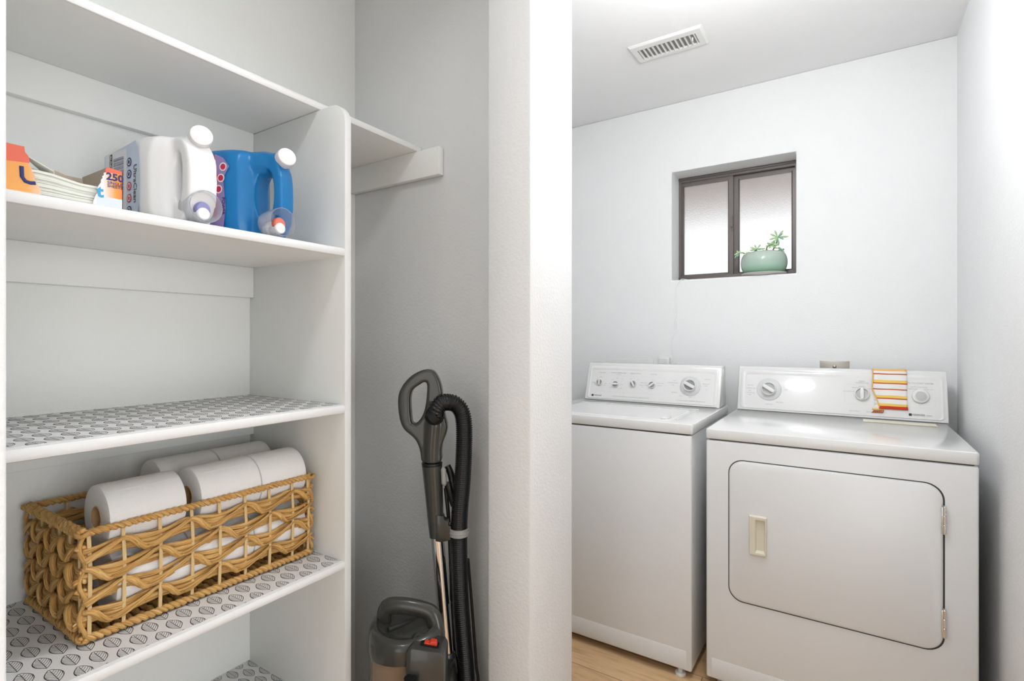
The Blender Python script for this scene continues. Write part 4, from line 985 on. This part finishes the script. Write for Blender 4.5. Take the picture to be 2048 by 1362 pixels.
# lid: band, sloping shoulder, sunk oval top
b = B(); n = 56
def oval(rad, z, tilt, dz=0):
    out = []
    for j in range(n):
        a = 2 * PI * j / n; p = ca + vr * math.cos(a) * rad + vn * math.sin(a) * rad
        out.append(Vector((p.x, p.y, z - tilt * math.sin(a) - tilt * .25 * math.cos(a) + dz)))
    return out
loops = [oval(.0810, .558, -.006), oval(.0820, .566, -.004), oval(.0815, .594, .001), oval(.0790, .606, .004), oval(.0740, .614, .007), oval(.0640, .618, .008), oval(.0600, .614, .008), oval(.0500, .608, .008), oval(.02, .608, .006)]
vs = [p for l_ in loops for p in l_]; b.add(vs, [[i * n + j, i * n + (j + 1) % n, (i + 1) * n + (j + 1) % n, (i + 1) * n + j] for i in range(len(loops) - 1) for j in range(n)] + [[(len(loops) - 1) * n + j for j in range(n)]], 0, True)
b.build('bin_lid', 'vac_grey', va, sharp=1.0)
b = B(); b.tube([cc(-.034, .609, .024), cc(.026, .607, -.026)], .006, 10, flat=.8); b.build('lid_ridge', 'vac_dark', va)
hpth = smoothpath([cc(-.050, .600, -.010), cc(-.0500, .628, -.006), cc(-.0380, .6455, -.004), (cc(.0, .6470, -.002)), cc(.042, .6390, 0), cc(.0585, .628, .002), cc(.0665, .603, .006), cc(.0700, .566, .010)], 7)
b = B(); b.tube(hpth, [.0125] * 12 + [.0135] * (len(hpth) - 12), 18, flat=1.35, up=(0, 0, 1)); b.build('carry_handle', 'vac_grey', va, sharp=1.2)
b = B(); b.prism(rrect(-.014, .016, .548, .590, .004, 3), cc(.068, 0, .0), vr, vz, vn, -.016, .022, bev=.003); b.build('handle_foot', 'vac_dark', va)
b = B(); b.box(-.005, .005, -.004, .004, -.012, .012, .002); o = b.build('latch', 'vac_light', va); o.location = cc(.056, .600, .022) - Vector(va.location); o.rotation_euler = (0, 0, .57)
# switch housing with red pedal
b = B(); b.prism([(-.0290, .600), (-.0180, .609), (.0440, .598), (.0500, .590), (.0500, .500), (.034, .470), (-.0290, .470)], V(0, 0, .185), vr, vz, vn, -.040, .025, bev=.005)
b.build('switch_housing', 'vac_grey', va)
b = B(); b.prism(rrect(-.018, .020, -.011, .011, .003, 3), V(.016, .6035, .184), Vector(vr) - vz * .18, (vn + vz * .10).normalized(), vz, -.004, .0012); b.build('switch_well', 'vac_black', va)
b = B(); b.prism([(-.012, .000), (-.010, .0055), (.000, .003), (.003, .0075), (.014, .0065), (.016, -.003)], V(.016, .6040, .184), vr, vz, vn, -.007, .007, bev=.0015); b.build('switch', 'red', va)
b = B(); b.tube([V(-.016, .556, .222), V(-.018, .53, .220), V(-.020, .44, .216)], [.0135, .0125, .0125], 20); b.lathe([(.0105, 0), (0, .0002)], V(-.016, .5562, .222), (0, 0, 1), 20); b.build('tool_holder', 'vac_black', va, sharp=.7)
# body, wheels and floor head below
b = B(); b.prism([(-.075, .05), (.075, .05), (.080, .26), (.050, .47), (.010, .47), (-.03, .31), (-.075, .30)], V(0, 0, .04), vr, vz, vn, -.050, .075, bev=.012); b.build('motor_body', 'vac_grey', va)
b = B(); b.prism(rrect(-.125, .125, -.02, .19, .03, 5), V(0, 0, 0), vr, vn, vz, .012, .062, bev=.012); b.build('floor_head', 'vac_dark', va)
for sx_ in (-1, 1): B().lathe([(.030, -.010), (.034, -.007), (.034, .007), (.030, .010)], V(sx_ * .092, .0345, -.018), vr, 28).build('wheel', 'vac_black', va)
